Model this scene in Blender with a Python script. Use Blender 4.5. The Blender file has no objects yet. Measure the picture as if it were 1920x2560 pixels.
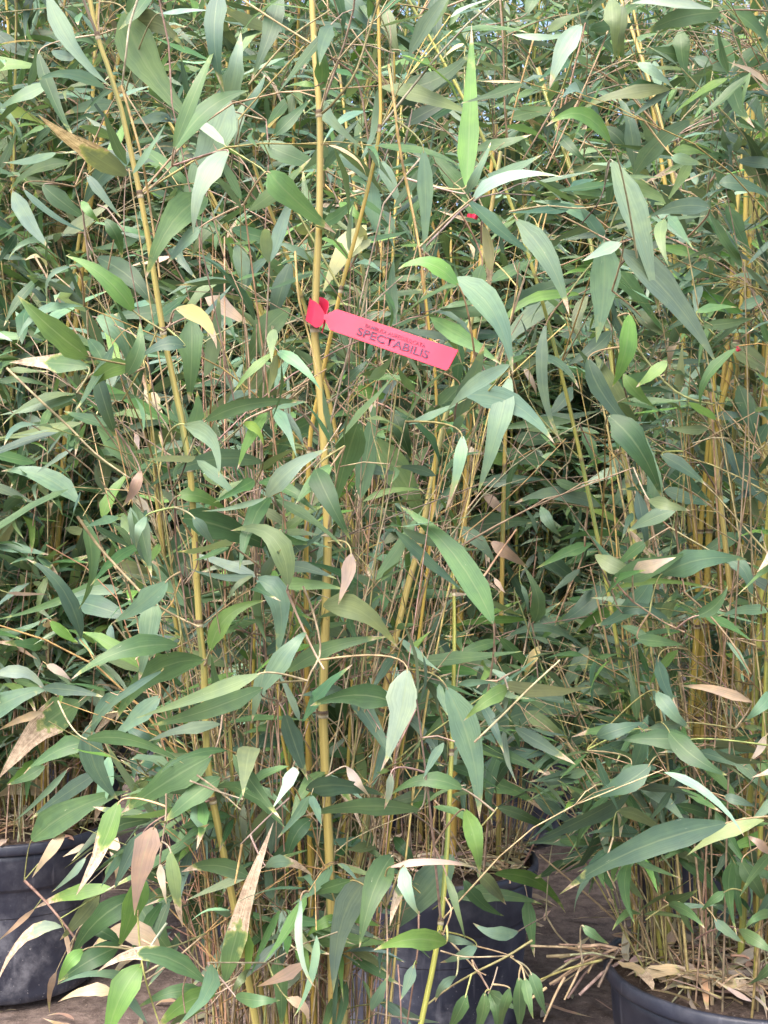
import bpy, bmesh, math, random
import numpy as np
from mathutils import Vector, Matrix

random.seed(11)
rng = np.random.default_rng(11)
scene = bpy.context.scene
coll = scene.collection

# ------------------------------------------------------------------ camera, sky, sun, exposure
CAM_H = 1.10          # metres above the ground
FPX = 3000.0          # focal length in pixels of a 1920 x 2560 frame
cam_d = bpy.data.cameras.new('camera')
cam = bpy.data.objects.new('camera', cam_d)
coll.objects.link(cam)
cam.location = (0, 0, CAM_H)
cam.rotation_euler = (math.radians(90), 0, 0)
cam_d.sensor_fit = 'HORIZONTAL'
cam_d.sensor_width = 36.0
cam_d.lens = 36.0 * FPX / 1920.0
cam_d.clip_start = 0.05
cam_d.clip_end = 500
scene.camera = cam

SUN_EL, SUN_AZ = math.radians(58), math.radians(205)     # azimuth clockwise from +Y: behind the camera, to its left
world = bpy.data.worlds.new('World')
scene.world = world
world.use_nodes = True
wn = world.node_tree
wn.nodes.clear()
w_out = wn.nodes.new('ShaderNodeOutputWorld')
w_bg = wn.nodes.new('ShaderNodeBackground')
w_sky = wn.nodes.new('ShaderNodeTexSky')
w_sky.sky_type = 'NISHITA'
w_sky.sun_disc = False
w_sky.sun_elevation = SUN_EL
w_sky.sun_rotation = SUN_AZ
w_sky.air_density = 0.85
w_sky.dust_density = 5.0
w_sky.ozone_density = 1.0
w_bg.inputs['Strength'].default_value = 0.15
wn.links.new(w_sky.outputs[0], w_bg.inputs[0])
wn.links.new(w_bg.outputs[0], w_out.inputs[0])

sun_d = bpy.data.lights.new('sun', 'SUN')
sun_d.energy = 1.0
sun_d.angle = math.radians(70)
sun_d.color = (1.0, 0.97, 0.93)
sun = bpy.data.objects.new('sun', sun_d)
coll.objects.link(sun)
to_sun = Vector((math.sin(SUN_AZ) * math.cos(SUN_EL), math.cos(SUN_AZ) * math.cos(SUN_EL), math.sin(SUN_EL)))
sun.rotation_euler = to_sun.to_track_quat('Z', 'Y').to_euler()
sun.location = to_sun * 20

scene.view_settings.view_transform = 'Standard'
scene.view_settings.look = 'None'
scene.view_settings.gamma = 1.0
scene.view_settings.use_curve_mapping = False
scene.view_settings.exposure = 2.0
scene.cycles.max_bounces = 8
scene.cycles.diffuse_bounces = 4
scene.cycles.transmission_bounces = 4
scene.cycles.transparent_max_bounces = 4


def at(px, py, d):
    """photograph pixel (1920 x 2560) at a depth of d metres -> a point in the place"""
    return np.array([(px - 960.0) / FPX * d, d, CAM_H - (py - 1280.0) / FPX * d])


def project(p):
    p = np.asarray(p, float)
    d = np.maximum(p[..., 1], 0.05)
    return p[..., 0] / d * FPX + 960.0, 1280.0 - (p[..., 2] - CAM_H) / d * FPX


def lin(r, g, b):
    f = lambda c: (c / 255.0 / 12.92) if c / 255.0 <= 0.04045 else ((c / 255.0 + 0.055) / 1.055) ** 2.4
    return (f(r), f(g), f(b))


# ------------------------------------------------------------------ materials
class NT:
    def __init__(self, name):
        self.mat = bpy.data.materials.new(name)
        self.mat.use_nodes = True
        self.t = self.mat.node_tree
        self.t.nodes.clear()

    def n(self, kind, **kw):
        nd = self.t.nodes.new('ShaderNode' + kind)
        for k, v in kw.items():
            if k in ('operation', 'blend_type', 'data_type', 'attribute_name', 'noise_dimensions', 'wave_type', 'bands_direction', 'interpolation_type', 'clamp', 'use_clamp', 'feature', 'uv_map', 'attribute_type'):
                setattr(nd, k, v)
        return nd

    def link(self, a, b):
        self.t.links.new(a, b)

    def put(self, sock, v):
        if hasattr(v, 'links') or hasattr(v, 'is_output'):
            self.link(v, sock)
        else:
            sock.default_value = v

    def math(self, op, a, b=0.0, c=None, clamp=False):
        nd = self.n('Math', operation=op)
        nd.use_clamp = clamp
        self.put(nd.inputs[0], a)
        self.put(nd.inputs[1], b)
        if c is not None:
            self.put(nd.inputs[2], c)
        return nd.outputs[0]

    def mix(self, f, a, b, mode='MIX'):
        nd = self.n('Mix', data_type='RGBA')
        nd.blend_type = mode
        self.put(nd.inputs['Factor'], f)
        self.put(nd.inputs[6], a if not isinstance(a, tuple) else (*a, 1)[:4])
        self.put(nd.inputs[7], b if not isinstance(b, tuple) else (*b, 1)[:4])
        return nd.outputs[2]

    def noise(self, vec, scale, detail=3.0, rough=0.55):
        nd = self.n('TexNoise')
        if vec is not None:
            self.link(vec, nd.inputs['Vector'])
        nd.inputs['Scale'].default_value = scale
        nd.inputs['Detail'].default_value = detail
        nd.inputs['Roughness'].default_value = rough
        return nd.outputs['Fac']

    def ramp(self, fac, lo, hi, smooth=True):
        nd = self.n('MapRange')
        nd.interpolation_type = 'SMOOTHSTEP' if smooth else 'LINEAR'
        self.put(nd.inputs[0], fac)
        self.put(nd.inputs[1], lo)
        self.put(nd.inputs[2], hi)
        return nd.outputs[0]

    def bsdf(self, col, rough, spec=0.5):
        nd = self.n('BsdfPrincipled')
        self.put(nd.inputs['Base Color'], col if not isinstance(col, tuple) else (*col, 1)[:4])
        self.put(nd.inputs['Roughness'], rough)
        nd.inputs['Specular IOR Level'].default_value = spec
        return nd

    def out(self, sh):
        o = self.n('OutputMaterial')
        self.link(sh, o.inputs['Surface'])
        return self.mat

    def bump(self, h, strength, dist, shader):
        b = self.n('Bump')
        b.inputs['Strength'].default_value = strength
        b.inputs['Distance'].default_value = dist
        self.put(b.inputs['Height'], h)
        self.link(b.outputs[0], shader.inputs['Normal'])


def leaf_material():
    m = NT('bamboo_leaf')
    info = m.n('ObjectInfo')
    attr = m.n('Attribute', attribute_name='tint')
    dryat = m.n('Attribute', attribute_name='dry')
    uv = m.n('UVMap')
    sep = m.n('SeparateXYZ')
    m.link(uv.outputs[0], sep.inputs[0])
    u, v = sep.outputs[0], sep.outputs[1]
    base = m.mix(1.0, info.outputs['Color'], attr.outputs['Color'], 'MULTIPLY')
    geo = m.n('NewGeometry')
    pos = geo.outputs['Position']
    # veins running along the blade, pale midrib
    comb = m.n('CombineXYZ')
    m.put(comb.inputs[0], m.math('MULTIPLY', u, 26.0))
    m.put(comb.inputs[1], m.math('MULTIPLY', v, 1.6))
    m.put(comb.inputs[2], m.math('MULTIPLY', info.outputs['Random'], 50.0))
    vein = m.noise(comb.outputs[0], 1.0, 2.0)
    base = m.mix(m.ramp(vein, 0.3, 0.7), m.mix(1.0, base, (0.88, 0.89, 0.88), 'MULTIPLY'), m.mix(1.0, base, (1.09, 1.08, 1.09), 'MULTIPLY'))
    mott = m.noise(pos, 38.0, 4.0)
    base = m.mix(m.ramp(mott, 0.32, 0.72), m.mix(1.0, base, (0.86, 0.88, 0.92), 'MULTIPLY'), m.mix(1.0, base, (1.16, 1.12, 1.0), 'MULTIPLY'))
    au = m.math('ABSOLUTE', m.math('SUBTRACT', u, 0.5))
    rib = m.ramp(au, 0.045, 0.012)
    base = m.mix(m.math('MULTIPLY', rib, 0.20), base, (0.30, 0.36, 0.18))
    # pale scratches and insect scars
    comb2 = m.n('CombineXYZ')
    m.put(comb2.inputs[0], m.math('MULTIPLY', u, 7.0))
    m.put(comb2.inputs[1], m.math('MULTIPLY', v, 5.0))
    m.put(comb2.inputs[2], m.math('MULTIPLY', info.outputs['Random'], 91.0))
    scar = m.ramp(m.noise(comb2.outputs[0], 1.3, 5.0, 0.7), 0.69, 0.74)
    base = m.mix(m.math('MULTIPLY', scar, 0.6), base, (0.62, 0.60, 0.45))
    # underside: paler and greyer
    base = m.mix(m.math('MULTIPLY', geo.outputs['Backfacing'], 0.4), base, m.mix(0.5, base, (0.20, 0.26, 0.20)))
    # withered end: bleached straw spreading from the tip and the margins
    dry = m.math('ADD', m.math('SUBTRACT', 1.0, info.outputs['Alpha']), dryat.outputs['Fac'])
    nz = m.noise(pos, 60.0, 4.0)
    reach = m.math('ADD', v, m.math('MULTIPLY', m.math('SUBTRACT', nz, 0.5), 0.55))
    reach = m.math('ADD', reach, m.math('MULTIPLY', au, m.math('MULTIPLY', dry, 0.7)))
    d0 = m.math('SUBTRACT', 1.0, dry)
    halo = m.ramp(reach, m.math('SUBTRACT', d0, 0.10), m.math('ADD', d0, 0.02))
    dead = m.ramp(reach, m.math('SUBTRACT', d0, 0.02), m.math('ADD', d0, 0.04))
    dstreak = m.math('ADD', m.math('MULTIPLY', m.noise(pos, 120.0, 5.0, 0.65), 0.6), m.math('MULTIPLY', vein, 0.5))
    straw = m.mix(m.ramp(dstreak, 0.36, 0.74), (0.25, 0.17, 0.11), (0.72, 0.58, 0.42))
    straw = m.mix(m.math('MULTIPLY', m.ramp(m.noise(pos, 240.0, 3.0), 0.60, 0.68), 0.7), straw, (0.12, 0.07, 0.045))
    base = m.mix(m.math('MULTIPLY', halo, 0.7), base, (0.40, 0.42, 0.14))
    base = m.mix(dead, base, straw)
    p = m.bsdf(base, 0.46, 0.42)
    rough = m.math('ADD', 0.38, m.math('MULTIPLY', m.math('ADD', dead, mott), 0.16))
    m.put(p.inputs['Roughness'], rough)
    m.bump(vein, 0.15, 0.0006, p)
    tr = m.n('BsdfTranslucent')
    m.link(m.mix(1.0, base, (1.25, 1.25, 0.7), 'MULTIPLY'), tr.inputs['Color'])
    mx = m.n('MixShader')
    mx.inputs[0].default_value = 0.24
    m.link(p.outputs[0], mx.inputs[1])
    m.link(tr.outputs[0], mx.inputs[2])
    return m.out(mx.outputs[0])


def stem_material(name, yellow, green, rough=0.42):
    """culms: yellow cane, green groove on alternate sides of each joint, brown joints"""
    m = NT(name)
    info = m.n('ObjectInfo')
    attr = m.n('Attribute', attribute_name='tint')
    node = m.n('Attribute', attribute_name='joint')
    uv = m.n('UVMap')
    sep = m.n('SeparateXYZ')
    m.link(uv.outputs[0], sep.inputs[0])
    u, v = sep.outputs[0], sep.outputs[1]
    geo = m.n('NewGeometry')
    pos = geo.outputs['Position']
    par = m.math('MULTIPLY', m.math('ROUND', m.math('FRACT', m.math('MULTIPLY', m.math('FLOOR', v), 0.5))), 0.5)
    su = m.math('FRACT', m.math('ADD', m.math('ADD', u, par), info.outputs['Random']))
    stripe = m.ramp(m.math('ABSOLUTE', m.math('SUBTRACT', su, 0.5)), 0.16, 0.09)
    comb = m.n('CombineXYZ')
    m.put(comb.inputs[0], m.math('MULTIPLY', u, 14.0))
    m.put(comb.inputs[1], m.math('MULTIPLY', v, 0.8))
    m.put(comb.inputs[2], m.math('MULTIPLY', info.outputs['Random'], 70.0))
    fib = m.noise(comb.outputs[0], 1.0, 3.0)
    big = m.noise(pos, 9.0, 3.0)
    col = m.mix(m.math('MULTIPLY', stripe, m.ramp(big, 0.35, 0.6)), yellow, green)
    col = m.mix(m.math('MULTIPLY', m.ramp(m.noise(pos, 5.0, 2.0), 0.5, 0.7), 0.3), col, (0.48, 0.28, 0.08))
    col = m.mix(m.ramp(fib, 0.3, 0.75), m.mix(1.0, col, (0.78, 0.76, 0.74), 'MULTIPLY'), m.mix(1.0, col, (1.08, 1.08, 1.08), 'MULTIPLY'))
    col = m.mix(1.0, col, info.outputs['Color'], 'MULTIPLY')
    col = m.mix(1.0, col, attr.outputs['Color'], 'MULTIPLY')
    spot = m.ramp(m.noise(pos, 160.0, 4.0, 0.65), 0.64, 0.72)
    col = m.mix(m.math('MULTIPLY', spot, 0.55), col, (0.10, 0.07, 0.04))
    col = m.mix(m.math('MULTIPLY', node.outputs['Fac'], 0.8), col, (0.13, 0.09, 0.06))
    p = m.bsdf(col, rough, 0.45)
    m.bump(fib, 0.2, 0.0008, p)
    return m.out(p.outputs[0])


def twig_material():
    m = NT('dry_twig')
    attr = m.n('Attribute', attribute_name='tint')
    geo = m.n('NewGeometry')
    nz = m.noise(geo.outputs['Position'], 70.0, 4.0)
    col = m.mix(m.ramp(nz, 0.3, 0.7), m.mix(1.0, attr.outputs['Color'], (0.6, 0.56, 0.52), 'MULTIPLY'), m.mix(1.0, attr.outputs['Color'], (1.15, 1.12, 1.05), 'MULTIPLY'))
    spot = m.ramp(m.noise(geo.outputs['Position'], 30.0, 3.0), 0.60, 0.66)
    col = m.mix(m.math('MULTIPLY', spot, 0.6), col, (0.12, 0.08, 0.05))
    p = m.bsdf(col, 0.6, 0.35)
    return m.out(p.outputs[0])


def pot_material():
    m = NT('black_nursery_plastic')
    tc = m.n('TexCoord')
    o = tc.outputs['Object']
    info = m.n('ObjectInfo')
    add = m.n('VectorMath', operation='ADD')
    m.link(o, add.inputs[0])
    m.link(info.outputs['Location'], add.inputs[1])
    o = add.outputs[0]
    col = m.mix(m.ramp(m.noise(o, 5.0, 4.0), 0.35, 0.7), (0.017, 0.020, 0.034), (0.042, 0.048, 0.072))
    dust = m.math('MULTIPLY', m.ramp(m.noise(o, 9.0, 6.0, 0.7), 0.42, 0.75), 0.75)
    sep = m.n('SeparateXYZ')
    m.link(tc.outputs['Object'], sep.inputs[0])
    low = m.ramp(sep.outputs[2], 0.30, 0.02)
    col = m.mix(m.math('MULTIPLY', dust, m.math('ADD', 0.35, m.math('MULTIPLY', low, 0.65))), col, (0.27, 0.27, 0.30))
    speck = m.ramp(m.noise(o, 120.0, 3.0, 0.6), 0.66, 0.70)
    col = m.mix(m.math('MULTIPLY', speck, m.math('MULTIPLY', low, 0.7)), col, (0.36, 0.35, 0.35))
    scr = m.n('Mapping')
    m.link(o, scr.inputs[0])
    scr.inputs['Scale'].default_value = (60, 60, 4)
    streak = m.ramp(m.noise(scr.outputs[0], 1.0, 4.0), 0.60, 0.72)
    col = m.mix(m.math('MULTIPLY', streak, 0.25), col, (0.22, 0.22, 0.25))
    p = m.bsdf(col, 0.45, 0.5)
    m.put(p.inputs['Roughness'], m.math('ADD', 0.40, m.math('MULTIPLY', dust, 0.5)))
    m.bump(m.noise(o, 90.0, 4.0), 0.15, 0.002, p)
    return m.out(p.outputs[0])


def soil_material(name, dark, light):
    m = NT(name)
    geo = m.n('NewGeometry')
    o = geo.outputs['Position']
    a = m.noise(o, 26.0, 8.0, 0.7)
    col = m.mix(m.ramp(a, 0.3, 0.72), dark, light)
    b = m.ramp(m.noise(o, 3.0, 4.0), 0.35, 0.65)
    col = m.mix(m.math('MULTIPLY', b, 0.35), col, m.mix(1.0, col, (1.5, 1.4, 1.35), 'MULTIPLY'))
    grit = m.ramp(m.noise(o, 210.0, 3.0), 0.62, 0.70)
    col = m.mix(m.math('MULTIPLY', grit, 0.5), col, (0.34, 0.28, 0.24))
    p = m.bsdf(col, 0.9, 0.25)
    m.bump(m.math('ADD', a, m.math('MULTIPLY', m.noise(o, 140.0, 5.0), 0.4)), 0.8, 0.012, p)
    return m.out(p.outputs[0])


def tag_material():
    m = NT('red_plastic_tag')
    geo = m.n('NewGeometry')
    nz = m.noise(geo.outputs['Position'], 25.0, 3.0)
    col = m.mix(m.ramp(nz, 0.3, 0.7), (0.58, 0.020, 0.062), (0.66, 0.028, 0.082))
    p = m.bsdf(col, 0.5, 0.4)
    m.bump(nz, 0.2, 0.002, p)
    tr = m.n('BsdfTranslucent')
    tr.inputs['Color'].default_value = (0.85, 0.06, 0.14, 1)
    mx = m.n('MixShader')
    mx.inputs[0].default_value = 0.2
    m.link(p.outputs[0], mx.inputs[1])
    m.link(tr.outputs[0], mx.inputs[2])
    return m.out(mx.outputs[0])


def ink_material(name, c):
    m = NT(name)
    geo = m.n('NewGeometry')
    col = m.mix(m.ramp(m.noise(geo.outputs['Position'], 500.0, 2.0), 0.45, 0.6), c, tuple(min(1, x * 2.2 + 0.02) for x in c))
    return m.out(m.bsdf(col, 0.6, 0.3).outputs[0])


M_LEAF = leaf_material()
M_CULM = stem_material('yellow_cane', (0.50, 0.40, 0.125), (0.24, 0.26, 0.095))
M_TWIG = twig_material()
M_POT = pot_material()
M_SOIL = soil_material('potting_soil', (0.030, 0.020, 0.016), (0.13, 0.095, 0.075))
M_GROUND = soil_material('bare_ground', (0.075, 0.056, 0.048), (0.20, 0.155, 0.135))
M_TAG = tag_material()
M_INK = ink_material('dark_ink', (0.045, 0.006, 0.028))
M_HOLE = ink_material('painted_hole_shadow', (0.010, 0.010, 0.013))  # near-black colour painted as the shade inside the drain holes


# ------------------------------------------------------------------ mesh helpers
class Buf:
    """collects pieces (verts, quads, uv, tint, dry, joint) and links them as one mesh"""
    def __init__(self):
        self.v, self.f, self.uv, self.t, self.d, self.j = [], [], [], [], [], []
        self.n = 0

    def add(self, v, f, uv, tint=(1, 1, 1), dry=0.0, joint=None):
        k = len(v)
        self.v.append(np.asarray(v, float))
        self.f.append(np.asarray(f, int) + self.n)
        self.uv.append(np.asarray(uv, float))
        tt = np.empty((k, 4)); tt[:, :3] = tint; tt[:, 3] = 1
        self.t.append(tt)
        self.d.append(np.full(k, dry))
        self.j.append(np.zeros(k) if joint is None else np.asarray(joint, float))
        self.n += k

    def mesh(self, name, origin=(0, 0, 0), smooth=True):
        me = bpy.data.meshes.new(name)
        v = np.concatenate(self.v) - np.asarray(origin, float)
        f = np.concatenate(self.f)
        uv = np.concatenate(self.uv)
        nv, nf = len(v), len(f)
        me.vertices.add(nv)
        me.vertices.foreach_set('co', v.astype(np.float32).ravel())
        me.loops.add(nf * 4)
        me.loops.foreach_set('vertex_index', f.astype(np.int32).ravel())
        me.polygons.add(nf)
        me.polygons.foreach_set('loop_start', np.arange(0, nf * 4, 4, dtype=np.int32))
        me.update(calc_edges=True)
        me.polygons.foreach_set('use_smooth', np.full(nf, smooth))
        ul = me.uv_layers.new(name='UVMap')
        ul.data.foreach_set('uv', uv[f.ravel()].astype(np.float32).ravel())
        a = me.attributes.new('tint', 'FLOAT_COLOR', 'POINT')
        a.data.foreach_set('color', np.concatenate(self.t).astype(np.float32).ravel())
        a = me.attributes.new('dry', 'FLOAT', 'POINT')
        a.data.foreach_set('value', np.concatenate(self.d).astype(np.float32))
        a = me.attributes.new('joint', 'FLOAT', 'POINT')
        a.data.foreach_set('value', np.concatenate(self.j).astype(np.float32))
        me.validate()
        return me


def link(name, me, mat, parent=None, loc=(0, 0, 0)):
    o = bpy.data.objects.new(name, me)
    if mat is not None and not me.materials:
        me.materials.append(mat)
    o.location = loc
    o.parent = parent
    coll.objects.link(o)
    return o


def tag(o, label=None, cat=None, group=None, kind=None):
    if label: o['label'] = label
    if cat: o['category'] = cat
    if group: o['group'] = group
    if kind: o['kind'] = kind
    return o


def spline(pts, n):
    """Catmull-Rom through the points, n samples"""
    p = np.asarray(pts, float)
    if len(p) == 2:
        t = np.linspace(0, 1, n)[:, None]
        return p[0] * (1 - t) + p[1] * t
    q = np.vstack([2 * p[0] - p[1], p, 2 * p[-1] - p[-2]])
    out = []
    for s in np.linspace(0, len(p) - 1, n):
        i = min(int(s), len(p) - 2); t = s - i
        a, b, c, d = q[i], q[i + 1], q[i + 2], q[i + 3]
        out.append(0.5 * (2 * b + (c - a) * t + (2 * a - 5 * b + 4 * c - d) * t * t + (3 * b - a - 3 * c + d) * t ** 3))
    return np.array(out)


def tube(path, radii, sides=6, vs=None, cap=True):
    path = np.asarray(path, float)
    n = len(path)
    radii = np.broadcast_to(np.asarray(radii, float), (n,))
    tan = np.gradient(path, axis=0)
    tan /= np.linalg.norm(tan, axis=1)[:, None] + 1e-9
    ref = np.array([0.0, 1.0, 0.0])
    a = ref - tan * (tan @ ref)[:, None]                 # the seam turns away, towards +Y
    bad = np.linalg.norm(a, axis=1) < 0.15
    if bad.any():
        a[bad] = np.cross(tan[bad], np.array([1.0, 0, 0]))
    a /= np.linalg.norm(a, axis=1)[:, None]
    b = np.cross(tan, a)
    ang = np.linspace(0, 2 * math.pi, sides, endpoint=False)
    v = path[:, None, :] + radii[:, None, None] * (np.cos(ang)[None, :, None] * a[:, None, :] + np.sin(ang)[None, :, None] * b[:, None, :])
    v = v.reshape(-1, 3)
    i, k = np.meshgrid(np.arange(n - 1), np.arange(sides), indexing='ij')
    k2 = (k + 1) % sides
    f = np.stack([i * sides + k, i * sides + k2, (i + 1) * sides + k2, (i + 1) * sides + k], -1).reshape(-1, 4)
    if vs is None:
        vs = np.linspace(0, 1, n)
    uv = np.stack([np.broadcast_to(np.arange(sides) / sides, (n, sides)), np.broadcast_to(np.asarray(vs)[:, None], (n, sides))], -1).reshape(-1, 2)
    return v, f, uv


# leaf blade: half width along its length (0 base .. 1 tip)
def blade(t):
    s = np.clip(t, 0, 1)
    w = np.where(s < 0.24, (np.maximum(s, 0) / 0.24) ** 0.68, 1.0)
    w = np.where(s > 0.36, np.clip((1 - s) / 0.64, 0, 1) ** 0.92, w)
    return np.clip(w, 0.0, 1.0)


STN = np.array([0, 0.03, 0.10, 0.22, 0.36, 0.50, 0.64, 0.78, 0.90, 1.0])
STN_LO = np.array([0, 0.12, 0.36, 0.68, 1.0])


def strip(center, side, normal, half, stn, fold=0.18, ripple=0.0, seed=0):
    """blade surface from centre line points, sideways unit vectors and half widths"""
    n = len(stn)
    r = np.random.default_rng(seed)
    hl = half * (1 + ripple * r.normal(size=n) * 0.10)
    hr = half * (1 + ripple * r.normal(size=n) * 0.10)
    wob = ripple * 0.16
    ph = r.uniform(0, 6.28, 2)
    hl_n = np.sin(stn * 9 + ph[0]) * wob
    hr_n = np.sin(stn * 8 + ph[1]) * wob
    L = center - side * hl[:, None] + normal * (half * (fold + hl_n))[:, None]
    R = center + side * hr[:, None] + normal * (half * (fold + hr_n))[:, None]
    v = np.stack([L, center, R], 1).reshape(-1, 3)
    i = np.arange(n - 1)
    f = np.concatenate([np.stack([i * 3, i * 3 + 1, i * 3 + 4, i * 3 + 3], 1), np.stack([i * 3 + 1, i * 3 + 2, i * 3 + 5, i * 3 + 4], 1)])
    uv = np.stack([np.tile([0.0, 0.5, 1.0], n), np.repeat(stn, 3)], 1)
    return v, f, uv


# random leaf shapes, one metre long along +Y, blade normal +Z
N_VAR = 28
VARS, VARS_LO, VAR_HW = [], [], []
for i in range(N_VAR):
    r = np.random.default_rng(100 + i)
    hw = r.uniform(0.056, 0.098)
    bend = r.uniform(-0.3, 0.8) if i % 5 else r.uniform(1.0, 1.6)
    twist = r.normal() * 0.5
    sway = r.normal() * 0.25
    for stn, store in ((STN, VARS), (STN_LO, VARS_LO)):
        fine = np.linspace(0, 1, 60)
        ang = -bend * fine ** 1.5
        dy, dz, dx = np.cos(ang), np.sin(ang), np.sin(sway * fine)
        c = np.stack([np.cumsum(dx), np.cumsum(dy), np.cumsum(dz)], 1) / 60
        c -= c[0]
        cs = np.stack([np.interp(stn, fine, c[:, k]) for k in range(3)], 1)
        tw = twist * stn
        side = np.stack([np.cos(tw), np.zeros_like(tw), np.sin(tw)], 1)
        a = -bend * stn ** 1.5
        nor = np.stack([-np.sin(tw), -np.sin(a) * np.cos(tw), np.cos(a) * np.cos(tw)], 1)
        store.append(strip(cs, side, nor, hw * blade(stn), stn, r.uniform(0.05, 0.32), 0.8, 500 + i))
    VAR_HW.append(hw)
VAR_MESH = []
for v, f, uv in VARS:
    b = Buf(); b.add(v, f, uv)
    me = b.mesh('leaf'); me.materials.append(M_LEAF)
    VAR_MESH.append(me)

# leaf colours (blade base colour; sky sheen and highlights painted into 'b' and 'p')
LC = {
    'g': (0.085, 0.165, 0.062), 'b': (0.140, 0.235, 0.150), 'p': (0.230, 0.340, 0.240), 'y': (0.200, 0.280, 0.055),
    'd': (0.043, 0.100, 0.036), 'e': (0.068, 0.130, 0.080), 'o': (0.140, 0.195, 0.085), 't': (0.55, 0.43, 0.29),
    'n': (0.36, 0.26, 0.185), 'c': (0.46, 0.48, 0.25), 'k': (0.56, 0.44, 0.22), 'l': (0.125, 0.245, 0.055), 'r': (0.50, 0.40, 0.315),
}
for _k in LC:                                   # the blades are rather grey, with a waxy bloom
    _c = LC[_k]; _y = 0.25 * _c[0] + 0.65 * _c[1] + 0.1 * _c[2]
    LC[_k] = tuple(x * 0.96 + _y * 0.04 for x in _c)


def vary(c, s=0.16):
    k = math.exp(random.gauss(0, s))
    return tuple(min(0.9, max(0.004, x * k * math.exp(random.gauss(0, s * 0.35)))) for x in c)

# ------------------------------------------------------------------ the plants: where they stand
# key: (x, depth, pot rim height, pot rim radius, label)
PLANTS = {
    'A': (-0.090, 1.55, 0.31, 0.20, 'tall foremost bamboo with long yellow canes carrying the lettered red tag'),
    'D': (0.585, 1.95, 0.365, 0.225, 'bamboo of many thin shoots in the blue-black pot at the lower right corner'),
    'C': (0.105, 2.55, 0.370, 0.222, 'bamboo in the dark pot with straw litter just behind the lettered tag plant'),
    'B': (-0.870, 2.84, 0.370, 0.225, 'bamboo in the dusty grey-black pot at the lower left corner'),
    'E': (0.790, 2.78, 0.370, 0.220, 'bamboo with a bundle of thick yellow-orange canes along the right edge'),
    'F': (-0.360, 3.25, 0.370, 0.220, 'bamboo filling the gap between the left pot and the tag plant'),
    'G': (0.420, 4.10, 0.370, 0.220, 'shaded bamboo in the dark hollow behind the lower right pot'),
    'H': (-1.020, 3.75, 0.370, 0.220, 'pale-leaved bamboo rising behind the left pot to the upper left corner'),
    'I': (1.120, 3.70, 0.370, 0.220, 'leafy bamboo behind the orange canes, at the upper right corner'),
    'J': (-0.100, 4.20, 0.370, 0.220, 'far bamboo seen above and around the lettered red tag'),
    'K': (0.620, 4.40, 0.370, 0.220, 'far bamboo seen in the top right half above the big drooping pale leaves'),
    'L': (-0.720, 4.60, 0.370, 0.220, 'far bamboo seen at the top between the two front yellow canes'),
}
# how far along the depth a traced leaf hangs: near side (capital) or far side (small letter) of its plant
DEPTH = {'A': (1.30, 1.46), 'a': (1.56, 1.76), 'D': (1.52, 1.70), 'd': (1.84, 2.10), 'C': (2.16, 2.32), 'c': (2.42, 2.62),
         'B': (2.40, 2.52), 'b': (2.66, 2.90), 'E': (2.38, 2.60), 'e': (2.74, 2.95), 'F': (2.85, 3.05), 'G': (2.95, 3.20)}

OFF = {1: (0, 0), 2: (960, 0), 3: (0, 640), 4: (960, 640), 5: (0, 1280), 6: (960, 1280), 7: (0, 1920), 8: (960, 1920)}
ZS = 1.728


def zp(tile, x, y):
    return OFF[tile][0] + x / ZS, OFF[tile][1] + y / ZS


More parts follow.
